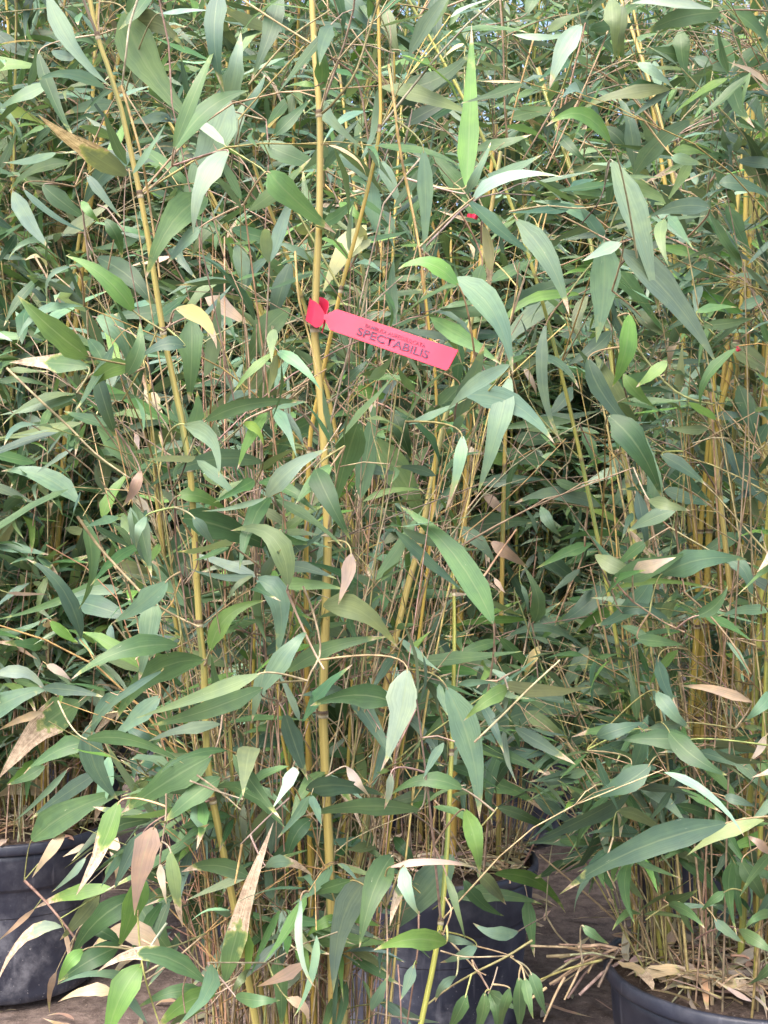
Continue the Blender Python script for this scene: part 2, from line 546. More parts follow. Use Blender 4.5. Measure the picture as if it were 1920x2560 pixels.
# leaves one can follow in the place: base x y, tip x y, blade width, colour, plant [, bend point x y] [, withered share]
LEAVES = {
1: [(205,-30,480,375,72,'b','A'), (-140,300,215,298,75,'l','B'), (-20,130,160,250,60,'e','b'), (460,385,150,352,45,'b','a',(300,318)),
    (215,362,-30,482,60,'b','B'), (500,455,265,502,55,'b','B',(390,455)), (165,225,325,605,52,'d','a'), (-20,480,205,545,48,'y','b',(90,490)),
    (560,115,790,212,70,'o','a',(680,100)), (600,140,757,395,150,'o','a',(640,290)), (750,645,937,188,72,'g','A'), (765,640,1062,403,108,'g','A',(900,470)),
    (955,-70,970,400,84,'e','A'), (1215,-30,1083,350,75,'e','a',(1160,160)), (985,430,1030,195,90,'b','a'), (978,678,850,972,102,'p','A',(880,790)),
    (960,510,815,800,140,'b','a',(900,680)), (1382,372,1362,178,64,'g','A',(1390,270)), (1366,375,1228,376,34,'l','A',(1300,362)), (1190,765,1412,972,105,'g','A',(1270,860)),
    (1400,720,1562,508,45,'e','a'), (1398,735,1572,578,34,'b','a',(1470,640)), (1395,962,1532,858,58,'g','a'), (1190,640,1340,700,110,'g','a'),
    (560,680,365,895,80,'e','a'), (375,755,527,948,40,'b','A',(440,840)), (55,825,217,1078,68,'p','B'), (245,660,12,702,50,'b','B'),
    (305,705,35,832,55,'g','B',(150,735)), (185,800,392,955,70,'d','a'), (100,815,382,1005,30,'e','a'), (352,868,432,962,40,'l','A'),
    (455,950,525,1120,62,'d','a'), (855,905,690,1125,118,'g','A',(745,960)), (962,950,845,1095,75,'o','a'), (1000,985,1255,1050,60,'d','a'),
    (1560,1005,1425,1215,92,'c','a',(1480,1100)), (1580,1035,1540,942,44,'c','a'), (1590,1045,1530,1100,40,'c','a'), (500,420,665,368,30,'b','a'), (1090,560,1305,605,22,'b','a',(1200,570)),
    (600,-60,555,62,70,'g','a'), (640,-30,560,70,80,'d','a'), (1480,-20,1590,80,110,'e','a'), (690,60,920,45,30,'p','a'),
    (300,990,440,900,80,'o','a'), (1210,560,1300,470,70,'d','a'), (1060,480,1140,330,60,'e','a'), (1610,800,1640,1010,75,'b','a'),
    (1500,900,1540,930,50,'l','a'), (850,1000,750,1110,70,'b','A'), (480,650,520,560,60,'l','a'), (620,640,850,820,70,'g','a'),
    (40,150,330,160,34,'o','b'), (230,220,370,240,50,'b','b'), (1470,680,1570,760,90,'e','a'), (20,640,130,600,70,'g','b'), (110,1040,200,1110,80,'l','b')],
2: [(355,815,378,105,82,'l','A',(372,470)), (385,862,780,766,64,'p','A',(545,765),.10), (400,805,685,668,60,'b','a'), (352,842,463,612,40,'b','A'),
    (345,835,212,675,75,'g','a'), (368,865,675,1125,70,'e','A',(490,985)), (568,945,800,1362,88,'b','A',(715,1130),.10), (985,690,1192,1366,112,'p','D',(1105,1000),.06),
    (1075,765,1392,503,72,'b','D',(1210,590),.08), (978,618,698,548,72,'l','A',(850,492)), (840,132,735,345,82,'p','a',(770,230),.12), (1420,40,1062,18,46,'p','D',(1200,8)),
    (1445,58,1142,140,92,'g','D',(1280,75)), (985,-20,1000,265,64,'o','a'), (1035,20,1010,260,50,'o','a'), (1470,50,1670,235,95,'g','D',(1590,110)),
    (1290,240,1140,212,62,'g','d'), (1285,120,1325,390,64,'g','d'), (1060,370,1210,375,52,'d','d'), (1110,285,1225,365,62,'p','d'),
    (70,440,335,325,90,'e','a',(190,360)), (90,540,332,425,66,'e','a'), (100,365,315,255,95,'d','a'), (170,645,172,1115,66,'b','A',(180,880)),
    (428,965,448,1300,44,'c','A',(455,1130),.35), (825,345,935,525,62,'e','d'), (955,555,1065,685,62,'d','d'), (1405,900,1140,940,72,'e','D',(1280,890)),
    (1140,860,1300,850,55,'e','d'), (1465,800,1680,865,72,'e','D',(1560,800)), (1245,655,1475,685,50,'l','d',(1360,645)), (970,715,800,745,50,'o','d'),
    (385,645,640,580,56,'o','a'), (1258,678,1355,705,46,'p','D'), (1590,690,1660,810,95,'o','d'), (1500,920,1570,1060,82,'g','d'),
    (215,-20,238,225,58,'e','a'), (880,120,960,200,80,'d','d'), (1140,10,1080,50,60,'g','d'), (560,150,860,140,30,'p','d'),
    (720,130,850,60,60,'o','d'), (640,30,690,-40,60,'g','d'), (1440,180,1500,370,75,'g','d'), (1350,250,1500,310,60,'b','d'),
    (1430,380,1570,410,60,'d','d'), (1560,420,1620,560,80,'g','d'), (100,240,180,300,60,'d','a'), (20,60,60,200,70,'o','a'),
    (880,940,950,1040,80,'e','D'), (1000,1060,895,1110,60,'p','D'), (590,500,690,480,70,'g','d'), (1000,610,1050,560,60,'e','d'), (600,1040,720,1020,50,'o','d'),
    (800,830,960,840,60,'g','d'), (740,560,880,700,50,'d','d'), (1430,1030,1560,1110,70,'o','d'), (0,720,60,860,70,'b','a'), (0,920,40,1010,40,'b','a')],
3: [(578,242,283,-2,80,'l','A',(450,90)), (425,10,668,230,92,'d','a',(570,100)), (348,408,128,215,108,'l','A'), (312,45,205,195,22,'p','A',(215,90)),
    (388,482,38,460,74,'g','A',(210,460),.42), (543,518,602,283,62,'g','A',(600,400)), (425,285,550,490,78,'b','a',(520,340)), (532,498,398,585,80,'l','A',(455,500)),
    (385,372,445,510,60,'d','A'), (412,500,508,805,78,'d','A',(460,660)), (778,400,630,440,68,'e','A',(700,385)), (827,325,820,548,98,'g','A'),
    (768,238,922,388,66,'k','A',(880,275),.22), (905,262,428,280,82,'d','a',(650,245)), (1035,105,795,205,72,'e','a',(900,130)), (1225,270,1103,442,92,'g','a',(1130,340)),
    (1245,60,1180,278,82,'e','a'), (1155,10,1038,205,56,'b','a'), (1020,-20,1040,135,72,'b','a'), (620,345,785,372,42,'e','a'),
    (228,520,425,650,92,'e','b'), (300,640,472,742,52,'b','b'), (880,718,1342,632,56,'g','A',(1080,640),.07), (820,770,905,898,86,'p','A',(915,790)),
    (690,790,785,740,82,'o','a'), (1138,892,630,1008,72,'e','A',(880,885)), (1150,1045,1418,832,78,'p','A',(1260,920)), (1150,1045,870,1102,24,'b','A'),
    (1432,908,1283,1066,62,'g','A'), (1535,768,1464,1014,106,'g','A',(1495,880)), (1372,730,1198,905,78,'g','a',(1260,770)), (1372,938,1500,1200,92,'d','A',(1420,1050)),
    (342,1068,2,930,76,'b','B',(180,950)), (385,880,318,1020,72,'b','b'), (470,838,425,1080,72,'o','b'), (450,1115,545,955,72,'l','B'),
    (440,765,608,965,92,'g','a',(560,860)), (1048,722,1137,820,42,'y','A',(1110,750)), (775,1040,985,1108,62,'l','A',(870,1040)), (640,600,690,700,60,'t','a'),
    (1112,515,895,665,112,'o','a',(1050,600)), (105,690,245,775,62,'p','b'), (1555,895,1675,925,64,'e','a'), (740,475,775,605,48,'b','a'),
    (758,625,842,868,72,'b','a'), (30,488,215,500,28,'o','B'), (-20,545,235,572,30,'g','B',(100,535)), (240,690,360,795,40,'l','b'),
    (100,800,190,830,70,'b','b'), (-30,700,130,760,90,'e','b'), (590,960,552,1035,56,'n','A'), (590,760,605,860,30,'r','a'),
    (1590,620,1620,770,26,'r','a'), (930,190,1010,250,80,'r','a'), (1100,760,1200,650,50,'o','a'), (1480,560,1600,440,46,'e','a'),
    (260,140,400,105,52,'l','b'), (1560,580,1650,600,60,'l','a'), (330,880,290,920,30,'l','b'), (100,1000,20,1110,70,'n','b')],
4: [(303,98,558,518,116,'b','A',(470,240),.07), (303,125,90,66,72,'l','A',(190,30)), (948,-35,920,325,118,'b','D',(950,150),.06), (1018,-30,1438,470,118,'b','D',(1250,190),.05),
    (850,165,508,315,44,'l','D',(620,195)), (762,190,470,470,78,'b','d',(600,290)), (700,290,768,812,50,'b','D',(685,560),.12), (545,520,403,1032,84,'b','A',(485,770),.06),
    (545,470,272,670,60,'p','A',(380,560)), (345,600,738,812,100,'b','A',(560,640),.06), (1062,250,985,568,86,'l','D',(1040,420),.06), (985,322,778,475,62,'e','d'),
    (882,170,853,388,50,'o','d'), (880,438,1140,810,78,'e','D',(960,620)), (1008,750,1142,955,112,'d','D',(1100,830)), (1172,1115,1130,778,76,'b','D'),
    (338,775,262,1112,52,'p','A',(320,920),.2), (938,1085,560,1072,64,'b','C',(740,1025)), (1115,950,978,1115,52,'b','C',(1040,1000)), (415,985,692,965,52,'e','C'),
    (500,840,782,922,62,'d','c'), (1402,745,1215,740,46,'o','D'), (1195,858,1395,995,62,'e','D'), (1365,898,1515,985,52,'d','E'),
    (1448,690,1545,690,46,'b','E'), (1540,585,1605,820,84,'d','E'), (1460,795,1535,955,62,'e','E'), (1345,245,1525,222,42,'g','D'),
    (1370,300,1605,265,46,'g','D'), (1105,250,1235,345,72,'o','d'), (1540,225,1680,155,52,'e','E'), (-10,850,135,1090,120,'o','a'),
    (290,598,180,700,92,'g','a'), (40,680,112,870,62,'d','a'), (330,370,318,610,52,'d','a'), (450,872,595,925,62,'l','c'),
    (745,968,895,1005,52,'g','C'), (1060,535,1135,615,62,'l','D'), (1205,468,1115,545,56,'l','D'), (1000,45,1115,190,115,'g','d'),
    (520,225,860,95,84,'d','d'), (425,45,380,210,62,'g','a'), (780,600,735,650,60,'e','c'), (640,700,940,665,40,'e','C'),
    (560,790,780,800,60,'d','c'), (870,790,900,880,60,'g','c'), (930,880,1110,955,36,'b','C'), (1250,940,1330,1000,90,'d','E'),
    (1640,760,1600,840,60,'d','E'), (1220,1010,1400,1070,70,'e','E'), (1260,340,1240,430,52,'r','d'), (1520,900,1600,1000,110,'e','E'),
    (500,90,600,40,70,'g','d'), (1560,420,1660,480,100,'o','E'), (600,480,660,610,26,'r','c'), (350,835,415,850,36,'r','a'),
    (840,1020,890,1050,60,'l','c'), (450,1040,520,1100,50,'n','c'), (1170,1060,1280,1090,60,'o','D'), (1660,840,1540,880,60,'b','E')],
5: [(775,578,306,724,76,'g','A',(530,600)), (720,300,488,478,78,'b','A'), (862,190,690,300,62,'b','a'), (662,355,598,735,86,'b','A',(640,540)),
    (320,380,605,475,82,'e','B'), (535,350,255,392,44,'b','B',(400,340)), (485,268,-20,465,38,'g','B',(240,390)), (908,602,1155,380,72,'l','A',(985,450)),
    (1108,300,1185,645,98,'b','A',(1210,400)), (1242,325,998,84,92,'o','A',(1180,110)), (1125,785,1325,520,76,'b','A',(1250,600)), (1140,690,1088,905,56,'b','A'),
    (1240,692,1690,538,70,'g','A',(1430,585)), (1328,302,1565,225,36,'b','a'), (1418,422,1690,575,100,'o','A',(1560,430)), (1650,828,1418,836,96,'d','A',(1530,790)),
    (885,640,495,912,112,'g','A',(650,700)), (1125,698,585,892,58,'o','A',(880,790)), (1140,758,648,922,80,'g','A',(880,860)), (695,795,478,982,72,'b','A'),
    (705,685,348,968,30,'b','A',(520,800)), (395,998,95,1140,72,'g','B',(250,1030)), (368,985,795,1088,58,'g','A',(570,985)), (305,858,55,1095,128,'g','B',(170,940),.5),
    (-25,705,205,788,52,'p','B',(110,695)), (-45,880,152,792,92,'b','B'), (185,862,-10,945,32,'t','B'), (185,918,15,955,62,'g','b'),
    (865,55,1098,138,122,'d','A',(980,70)), (568,20,665,158,72,'l','a'), (632,18,590,155,46,'b','A'), (832,60,718,240,92,'b','a'),
    (1392,150,1328,295,82,'e','a'), (1518,178,1460,402,56,'r','A',(1500,280)), (1542,250,1388,565,102,'d','a'), (240,490,303,542,50,'l','B'),
    (318,155,435,255,52,'b','b'), (440,65,592,142,28,'g','b',(520,70)), (1240,895,1315,1115,82,'e','A'), (1420,858,1562,1055,92,'d','a'),
    (510,228,695,285,52,'o','a'), (300,560,130,652,42,'b','b'), (520,780,398,965,62,'b','a'), (1030,175,1125,355,82,'d','a'),
    (130,160,180,70,50,'l','b'), (60,240,150,200,40,'b','b'), (280,420,240,520,60,'e','b'), (100,520,40,640,60,'e','b'), (480,490,520,620,46,'b','a'),
    (780,340,860,470,90,'d','a'), (930,620,1050,570,80,'e','a'), (1470,680,1560,780,90,'d','a'), (20,20,60,150,60,'o','b'), (260,30,380,30,80,'d','b'),
    (200,660,310,730,40,'r','B'), (850,40,910,120,52,'b','A'), (30,350,210,355,20,'r','B'), (180,760,450,800,50,'e','B'), (1180,360,1250,440,40,'o','a'),
    (900,890,920,1000,60,'r','a'), (1380,900,1330,1000,60,'e','a'), (640,1000,560,930,60,'e','a'), (700,900,620,1010,90,'g','a'), (420,1010,460,1110,110,'b','a')],
6: [(472,485,70,-25,108,'g','A',(300,180)), (645,472,602,238,66,'g','C',(665,370)), (622,465,262,498,34,'l','C',(440,468)), (502,558,248,648,42,'g','C',(380,590)),
    (498,540,735,778,40,'g','C',(590,630)), (540,535,915,632,34,'b','C',(720,505)), (878,580,722,835,56,'b','C',(820,690)), (668,440,815,520,52,'b','C'),
    (902,138,652,248,46,'g','C',(780,180)), (1052,100,738,132,30,'g','C',(880,90)), (1032,450,848,522,62,'l','C',(930,450)), (898,528,1245,662,28,'b','C',(1070,580)),
    (985,335,1475,345,26,'l','D',(1200,298),.12), (1235,265,1510,215,100,'e','D',(1370,205)), (1475,210,1585,395,62,'e','D',(1560,260)), (1122,318,960,452,84,'e','D'),
    (935,330,755,475,72,'e','C'), (1135,128,995,245,50,'g','D'), (425,960,968,852,96,'e','C',(640,860)), (612,868,790,985,60,'o','C'),
    (522,778,365,888,62,'l','A',(450,810)), (272,878,162,985,42,'g','a'), (100,695,8,1072,112,'p','A',(70,880),.06), (268,755,412,1328,122,'b','A',(375,1020),.08),
    (318,742,495,738,36,'b','A'), (985,938,765,1035,72,'e','C',(880,960)), (1290,985,1080,985,82,'d','D'), (1300,912,1115,945,52,'b','D'),
    (1088,548,1295,575,52,'g','D'), (1028,440,1275,495,50,'e','D',(1130,420)), (1020,845,1145,788,52,'l','C'), (1592,822,1278,752,42,'t','D',(1420,765)),
    (1200,800,1295,905,72,'b','D'), (468,132,615,235,62,'n','C'), (340,90,448,195,72,'b','a'), (1545,95,1340,205,52,'g','E'),
    (1548,65,1675,240,72,'e','E'), (1622,540,1540,660,82,'b','E'), (870,1110,955,1005,84,'d','C'), (1255,-5,1055,85,62,'b','D'),
    (690,-10,752,85,50,'b','C'), (895,-10,1055,78,36,'y','C'), (860,762,985,782,62,'b','C'), (90,545,92,700,82,'d','a'),
    (100,872,265,802,62,'b','a'), (140,790,385,742,46,'g','a'), (1640,640,1560,780,70,'b','E'), (950,200,1090,260,80,'o','D'), (1040,270,1240,200,90,'g','D'),
    (1120,240,1200,215,60,'r','D'), (660,620,640,660,50,'k','C'), (480,290,520,345,26,'r','C'), (850,400,900,445,30,'r','C'), (420,60,560,50,100,'d','c'),
    (700,180,870,310,60,'e','c'), (520,930,620,1010,70,'e','c'), (700,1000,800,1050,60,'o','c'), (1380,420,1440,360,60,'d','D'), (1560,300,1640,380,80,'o','E'),
    (1200,680,1240,780,70,'e','D'), (1660,800,1600,860,60,'b','D'), (1300,1000,1380,1060,100,'d','D'), (1100,1010,1060,1110,90,'e','D'), (1640,980,1590,1060,40,'r','D'),
    (590,310,620,450,24,'b','C'), (450,380,600,450,30,'o','C'), (750,670,830,640,50,'e','c'), (960,960,1060,930,70,'e','D'), (1480,560,1580,720,30,'b','D')],
7: [(135,315,560,98,118,'g','B',(320,180)), (905,-45,538,186,122,'g','A',(720,60)), (512,145,328,552,84,'l','A',(445,330),.42), (472,-45,408,228,78,'b','B',(450,90),.22),
    (622,275,494,524,66,'e','A'), (655,305,598,562,104,'n','A',(610,420)), (372,385,222,537,30,'p','B'), (738,355,790,690,70,'o','A',(760,520),.3),
    (1078,472,782,450,76,'g','A',(930,420),.16), (972,928,1182,232,86,'g','A',(1050,620),.52), (1155,432,1342,466,66,'b','A',(1240,405),.4), (1332,248,1250,412,78,'d','A',(1270,300)),
    (1525,485,1308,552,52,'g','A'), (1605,468,1440,972,122,'b','A',(1480,650)), (1680,420,1575,715,112,'g','A',(1610,540)), (1820,185,1303,210,78,'g','A',(1550,165),.1),
    (545,598,368,768,102,'d','A',(420,660)), (588,518,528,718,88,'l','A',(570,620)), (690,782,398,772,72,'n','A',(550,705)), (892,932,418,882,74,'g','A',(650,800),.38),
    (495,978,248,1012,48,'t','B',(380,960)), (600,930,245,936,36,'b','A',(430,885)), (585,918,488,1140,112,'l','A',(510,1010)), (885,972,585,1042,52,'g','A',(740,970)),
    (905,998,715,1115,84,'l','A',(790,1020)), (1198,822,1212,1140,72,'g','A',(1215,960)), (1028,990,1190,1002,62,'g','A'), (1300,848,1128,935,62,'t','A'),
    (1240,1000,1325,1100,46,'t','A',(1310,1030)), (268,688,-15,935,46,'p','B',(110,730),.5), (485,518,148,608,56,'l','B',(300,545),.28), (150,608,-10,748,22,'n','B',(70,680)),
    (400,578,300,695,82,'o','B'), (232,95,-40,140,78,'t','b',(90,80)), (152,275,-40,300,60,'t','b'), (282,288,138,475,46,'n','B',(210,370)),
    (292,5,55,235,26,'b','B'), (445,5,125,225,58,'e','B',(270,120)), (195,-10,28,75,52,'g','B'), (872,478,820,765,112,'d','a',(860,620)),
    (758,208,1068,385,92,'g','a',(920,250)), (935,58,728,222,84,'g','A'), (1300,558,1365,952,34,'p','A',(1300,800),.15), (1455,655,1338,722,52,'l','A'),
    (245,880,215,1060,30,'n','B',(215,960)), (1505,5,1585,108,52,'r','A'), (1320,95,1680,125,84,'e','A',(1480,75)), (485,790,305,895,82,'d','A'),
    (960,835,905,965,84,'d','a'), (1605,1045,1680,895,56,'b','A'), (480,270,500,480,46,'t','a'), (690,410,720,590,40,'r','A'), (280,700,290,860,30,'n','B'),
    (400,690,520,760,50,'d','A'), (640,640,680,700,120,'g','a'), (940,600,900,760,90,'e','a'), (1010,400,1080,420,60,'d','a'), (1480,600,1600,660,70,'l','A'),
    (600,420,690,600,40,'e','a'), (1230,620,1300,780,60,'r','a'), (560,990,620,1080,50,'b','A'), (860,1060,760,1110,60,'o','A'), (330,830,300,870,60,'l','A'),
    (1080,870,1000,980,40,'o','A'), (1240,900,1150,960,60,'r','a'), (700,540,620,580,60,'g','a'), (380,330,270,385,28,'r','B')],
8: [(345,95,28,118,60,'g','A',(180,50)), (348,178,413,468,74,'l','A',(395,320)), (392,72,692,192,62,'g','C',(540,85),.18), (488,170,762,298,46,'g','C',(620,215)),
    (932,322,612,325,52,'b','C'), (1062,110,615,338,92,'e','D',(860,220)), (1485,238,755,548,108,'e','D',(1080,355)), (20,430,430,440,26,'r','A',(230,405),.2),
    (345,480,520,640,52,'g','C'), (475,458,785,628,62,'l','C',(660,490)), (300,560,690,590,62,'g','C',(480,545)), (268,458,352,745,32,'o','A'),
    (582,708,383,668,46,'p','C',(470,712)), (252,428,38,665,132,'b','a',(150,560)), (92,440,150,615,72,'p','A'), (245,762,-10,785,84,'l','A',(120,740)),
    (405,768,240,842,56,'b','A'), (240,735,405,772,46,'b','A'), (130,850,70,1005,52,'b','A'), (310,905,228,1005,46,'b','A'), (30,815,-45,905,62,'b','a'),
    (345,1000,282,1118,62,'g','A'), (432,980,388,1145,62,'g','A'), (458,980,478,1128,58,'g','A'), (462,970,568,1035,48,'g','A'), (582,905,578,1150,66,'g','A'), (545,960,505,1120,60,'g','A'),
    (608,905,645,1085,52,'g','A'), (638,895,695,1048,62,'g','A'), (1228,588,1385,692,60,'g','D',(1310,620)), (1290,600,1330,695,46,'g','D'), (1475,535,1368,618,42,'g','D'),
    (1430,655,1552,755,52,'b','D'), (868,688,955,748,44,'g','D'), (1015,188,1205,285,60,'o','D',(1110,210)), (1135,-5,895,115,82,'e','D'), (1065,0,1028,105,52,'g','D'),
    (1290,20,1340,180,100,'d','d'), (875,345,755,445,62,'d','c'), (1490,130,1570,155,46,'b','D'), (1675,640,1585,685,46,'g','D'), (1672,145,1605,205,46,'b','D'),
    (1545,245,1465,415,102,'e','d'), (1550,415,1650,580,62,'g','D',None,.1), (1672,375,1565,295,42,'n','D',(1610,320)), (1200,130,1150,220,90,'d','d'), (690,150,760,200,70,'e','C'),
    (740,310,920,330,50,'g','C'), (1440,0,1400,160,90,'e','d'), (1600,50,1540,140,80,'l','d'), (1040,470,1100,540,50,'o','d'), (1300,330,1340,470,60,'d','d'),
    (1380,340,1450,470,80,'e','d'), (620,560,650,820,50,'g','C'), (420,470,500,560,60,'o','C'), (60,330,110,400,56,'d','a'), (1560,720,1650,780,60,'g','D'), (1660,860,1620,895,50,'g','D'),
    (1350,80,1250,120,90,'g','d'), (900,240,1080,250,60,'e','d'), (30,20,0,180,40,'p','A',None,.2), (210,0,100,20,80,'e','a'), (180,120,20,190,70,'l','a')],
}

# canes one can follow: plant, width in pixels, tint, points in photograph pixels (top to bottom), depth top, depth bottom
CANES = [
    ('A', 19.0, (1.0, 1.04, 0.95), [(215, -60), (243, 87), (289, 220), (312, 312), (350, 486), (378, 640), (405, 814), (425, 912), (446, 1010), (472, 1155), (484, 1290), (498, 1558), (509, 1650), (519, 1917), (544, 2060), (590, 2290), (640, 2560), (672, 2800)], 1.40, 1.52),
    ('A', 25.0, (1.0, 1.08, 0.95), [(778, -80), (784, 100), (796, 231), (800, 360), (797, 579), (790, 700), (787, 842), (801, 987), (813, 1160), (819, 1332), (816, 1482), (810, 1656), (807, 1772), (813, 1917), (825, 2180), (832, 2480), (836, 2800)], 1.45, 1.53),
    ('A', 13.7, (1.15, 0.82, 0.55), [(943, -40), (949, 160), (949, 324), (908, 520), (862, 686), (827, 837), (795, 990), (778, 1070), (768, 1250), (765, 1500), (770, 1900), (778, 2300), (790, 2800)], 1.52, 1.58),
    ('A', 19.0, (1.0, 1.0, 0.9), [(1252, 380), (1215, 600), (1178, 800), (1140, 945), (1107, 1068), (1070, 1253), (1047, 1367), (1012, 1494), (971, 1685), (945, 1850), (920, 2024), (903, 2117), (880, 2220), (862, 2480), (850, 2800)], 1.74, 1.54),
    ('A', 14.4, (0.95, 0.95, 0.75), [(372, 960), (395, 1280), (418, 1430), (440, 1560), (470, 1760), (540, 2100), (640, 2450), (700, 2800)], 1.62, 1.62),
    ('A', 10.8, (1.1, 0.80, 0.5), [(640, 1350), (636, 1580), (630, 1860), (640, 2200), (690, 2560), (720, 2800)], 1.60, 1.62),
    ('A', 12.2, (0.80, 0.86, 0.7), [(560, 1560), (570, 1760), (580, 1920), (588, 2080), (640, 2400), (712, 2800)], 1.58, 1.60),
    ('A', 13.7, (0.85, 0.92, 0.7), [(770, 1200), (768, 1420), (770, 1770), (775, 1920), (780, 2120), (786, 2500), (790, 2800)], 1.58, 1.60),
    ('A', 12.2, (0.78, 0.88, 0.65), [(735, 1050), (732, 1280), (729, 1420), (726, 1800), (716, 2190), (706, 2400), (740, 2800)], 1.57, 1.58),
    ('A', 10.1, (0.95, 0.85, 0.6), [(690, 1500), (700, 1800), (745, 2060), (752, 2300), (770, 2800)], 1.55, 1.57),
    ('A', 12.2, (0.9, 0.9, 0.6), [(880, 1700), (868, 1950), (850, 2200), (845, 2500), (846, 2800)], 1.60, 1.60),
    ('A', 8.6, (0.95, 0.78, 0.5), [(985, 130), (992, 330), (1025, 500), (1052, 640), (1070, 800), (1090, 960), (1085, 1200), (1060, 1500), (1000, 1900), (930, 2400), (900, 2800)], 1.60, 1.62),
    ('A', 14.4, (0.72, 0.92, 0.6), [(1132, 1380), (1136, 1600), (1128, 1900), (1115, 2160), (1100, 2320), (1076, 2450), (1050, 2570), (1000, 2800)], 1.62, 1.46),
    ('E', 15.8, (1.05, 1.0, 0.85), [(1880, -30), (1872, 250), (1850, 450), (1832, 640), (1826, 800), (1805, 1000), (1797, 1280), (1803, 1500), (1812, 1750), (1816, 2060)], 2.62, 2.72),
    ('E', 18.0, (1.1, 0.94, 0.7), [(1868, 300), (1858, 700), (1832, 900), (1795, 1050), (1775, 1300), (1760, 1600), (1740, 1850), (1745, 2070)], 2.60, 2.70),
    ('E', 19.4, (1.12, 0.82, 0.55), [(1912, 780), (1909, 1000), (1909, 1315), (1905, 1430), (1874, 1656), (1858, 1850), (1850, 2070)], 2.66, 2.74),
    ('E', 18.0, (1.12, 0.84, 0.55), [(1770, 1100), (1750, 1350), (1740, 1600), (1722, 1830), (1712, 2075)], 2.60, 2.68),
    ('E', 15.8, (1.08, 0.9, 0.6), [(1788, 900), (1775, 1200), (1762, 1590), (1752, 1850), (1760, 2075)], 2.62, 2.72),
    ('E', 13.0, (1.1, 0.92, 0.7), [(1905, 380), (1880, 600), (1850, 800), (1835, 1100), (1830, 1500), (1835, 2080)], 2.70, 2.76),
    ('B', 14.4, (1.1, 0.85, 0.5), [(100, 1050), (85, 1250), (75, 1413), (58, 1587), (52, 1800), (60, 2080)], 2.80, 2.84),
    ('B', 12.2, (1.1, 0.85, 0.5), [(10, -40), (20, 60), (28, 300), (40, 900), (62, 1500), (80, 2080)], 2.9, 2.9),
]

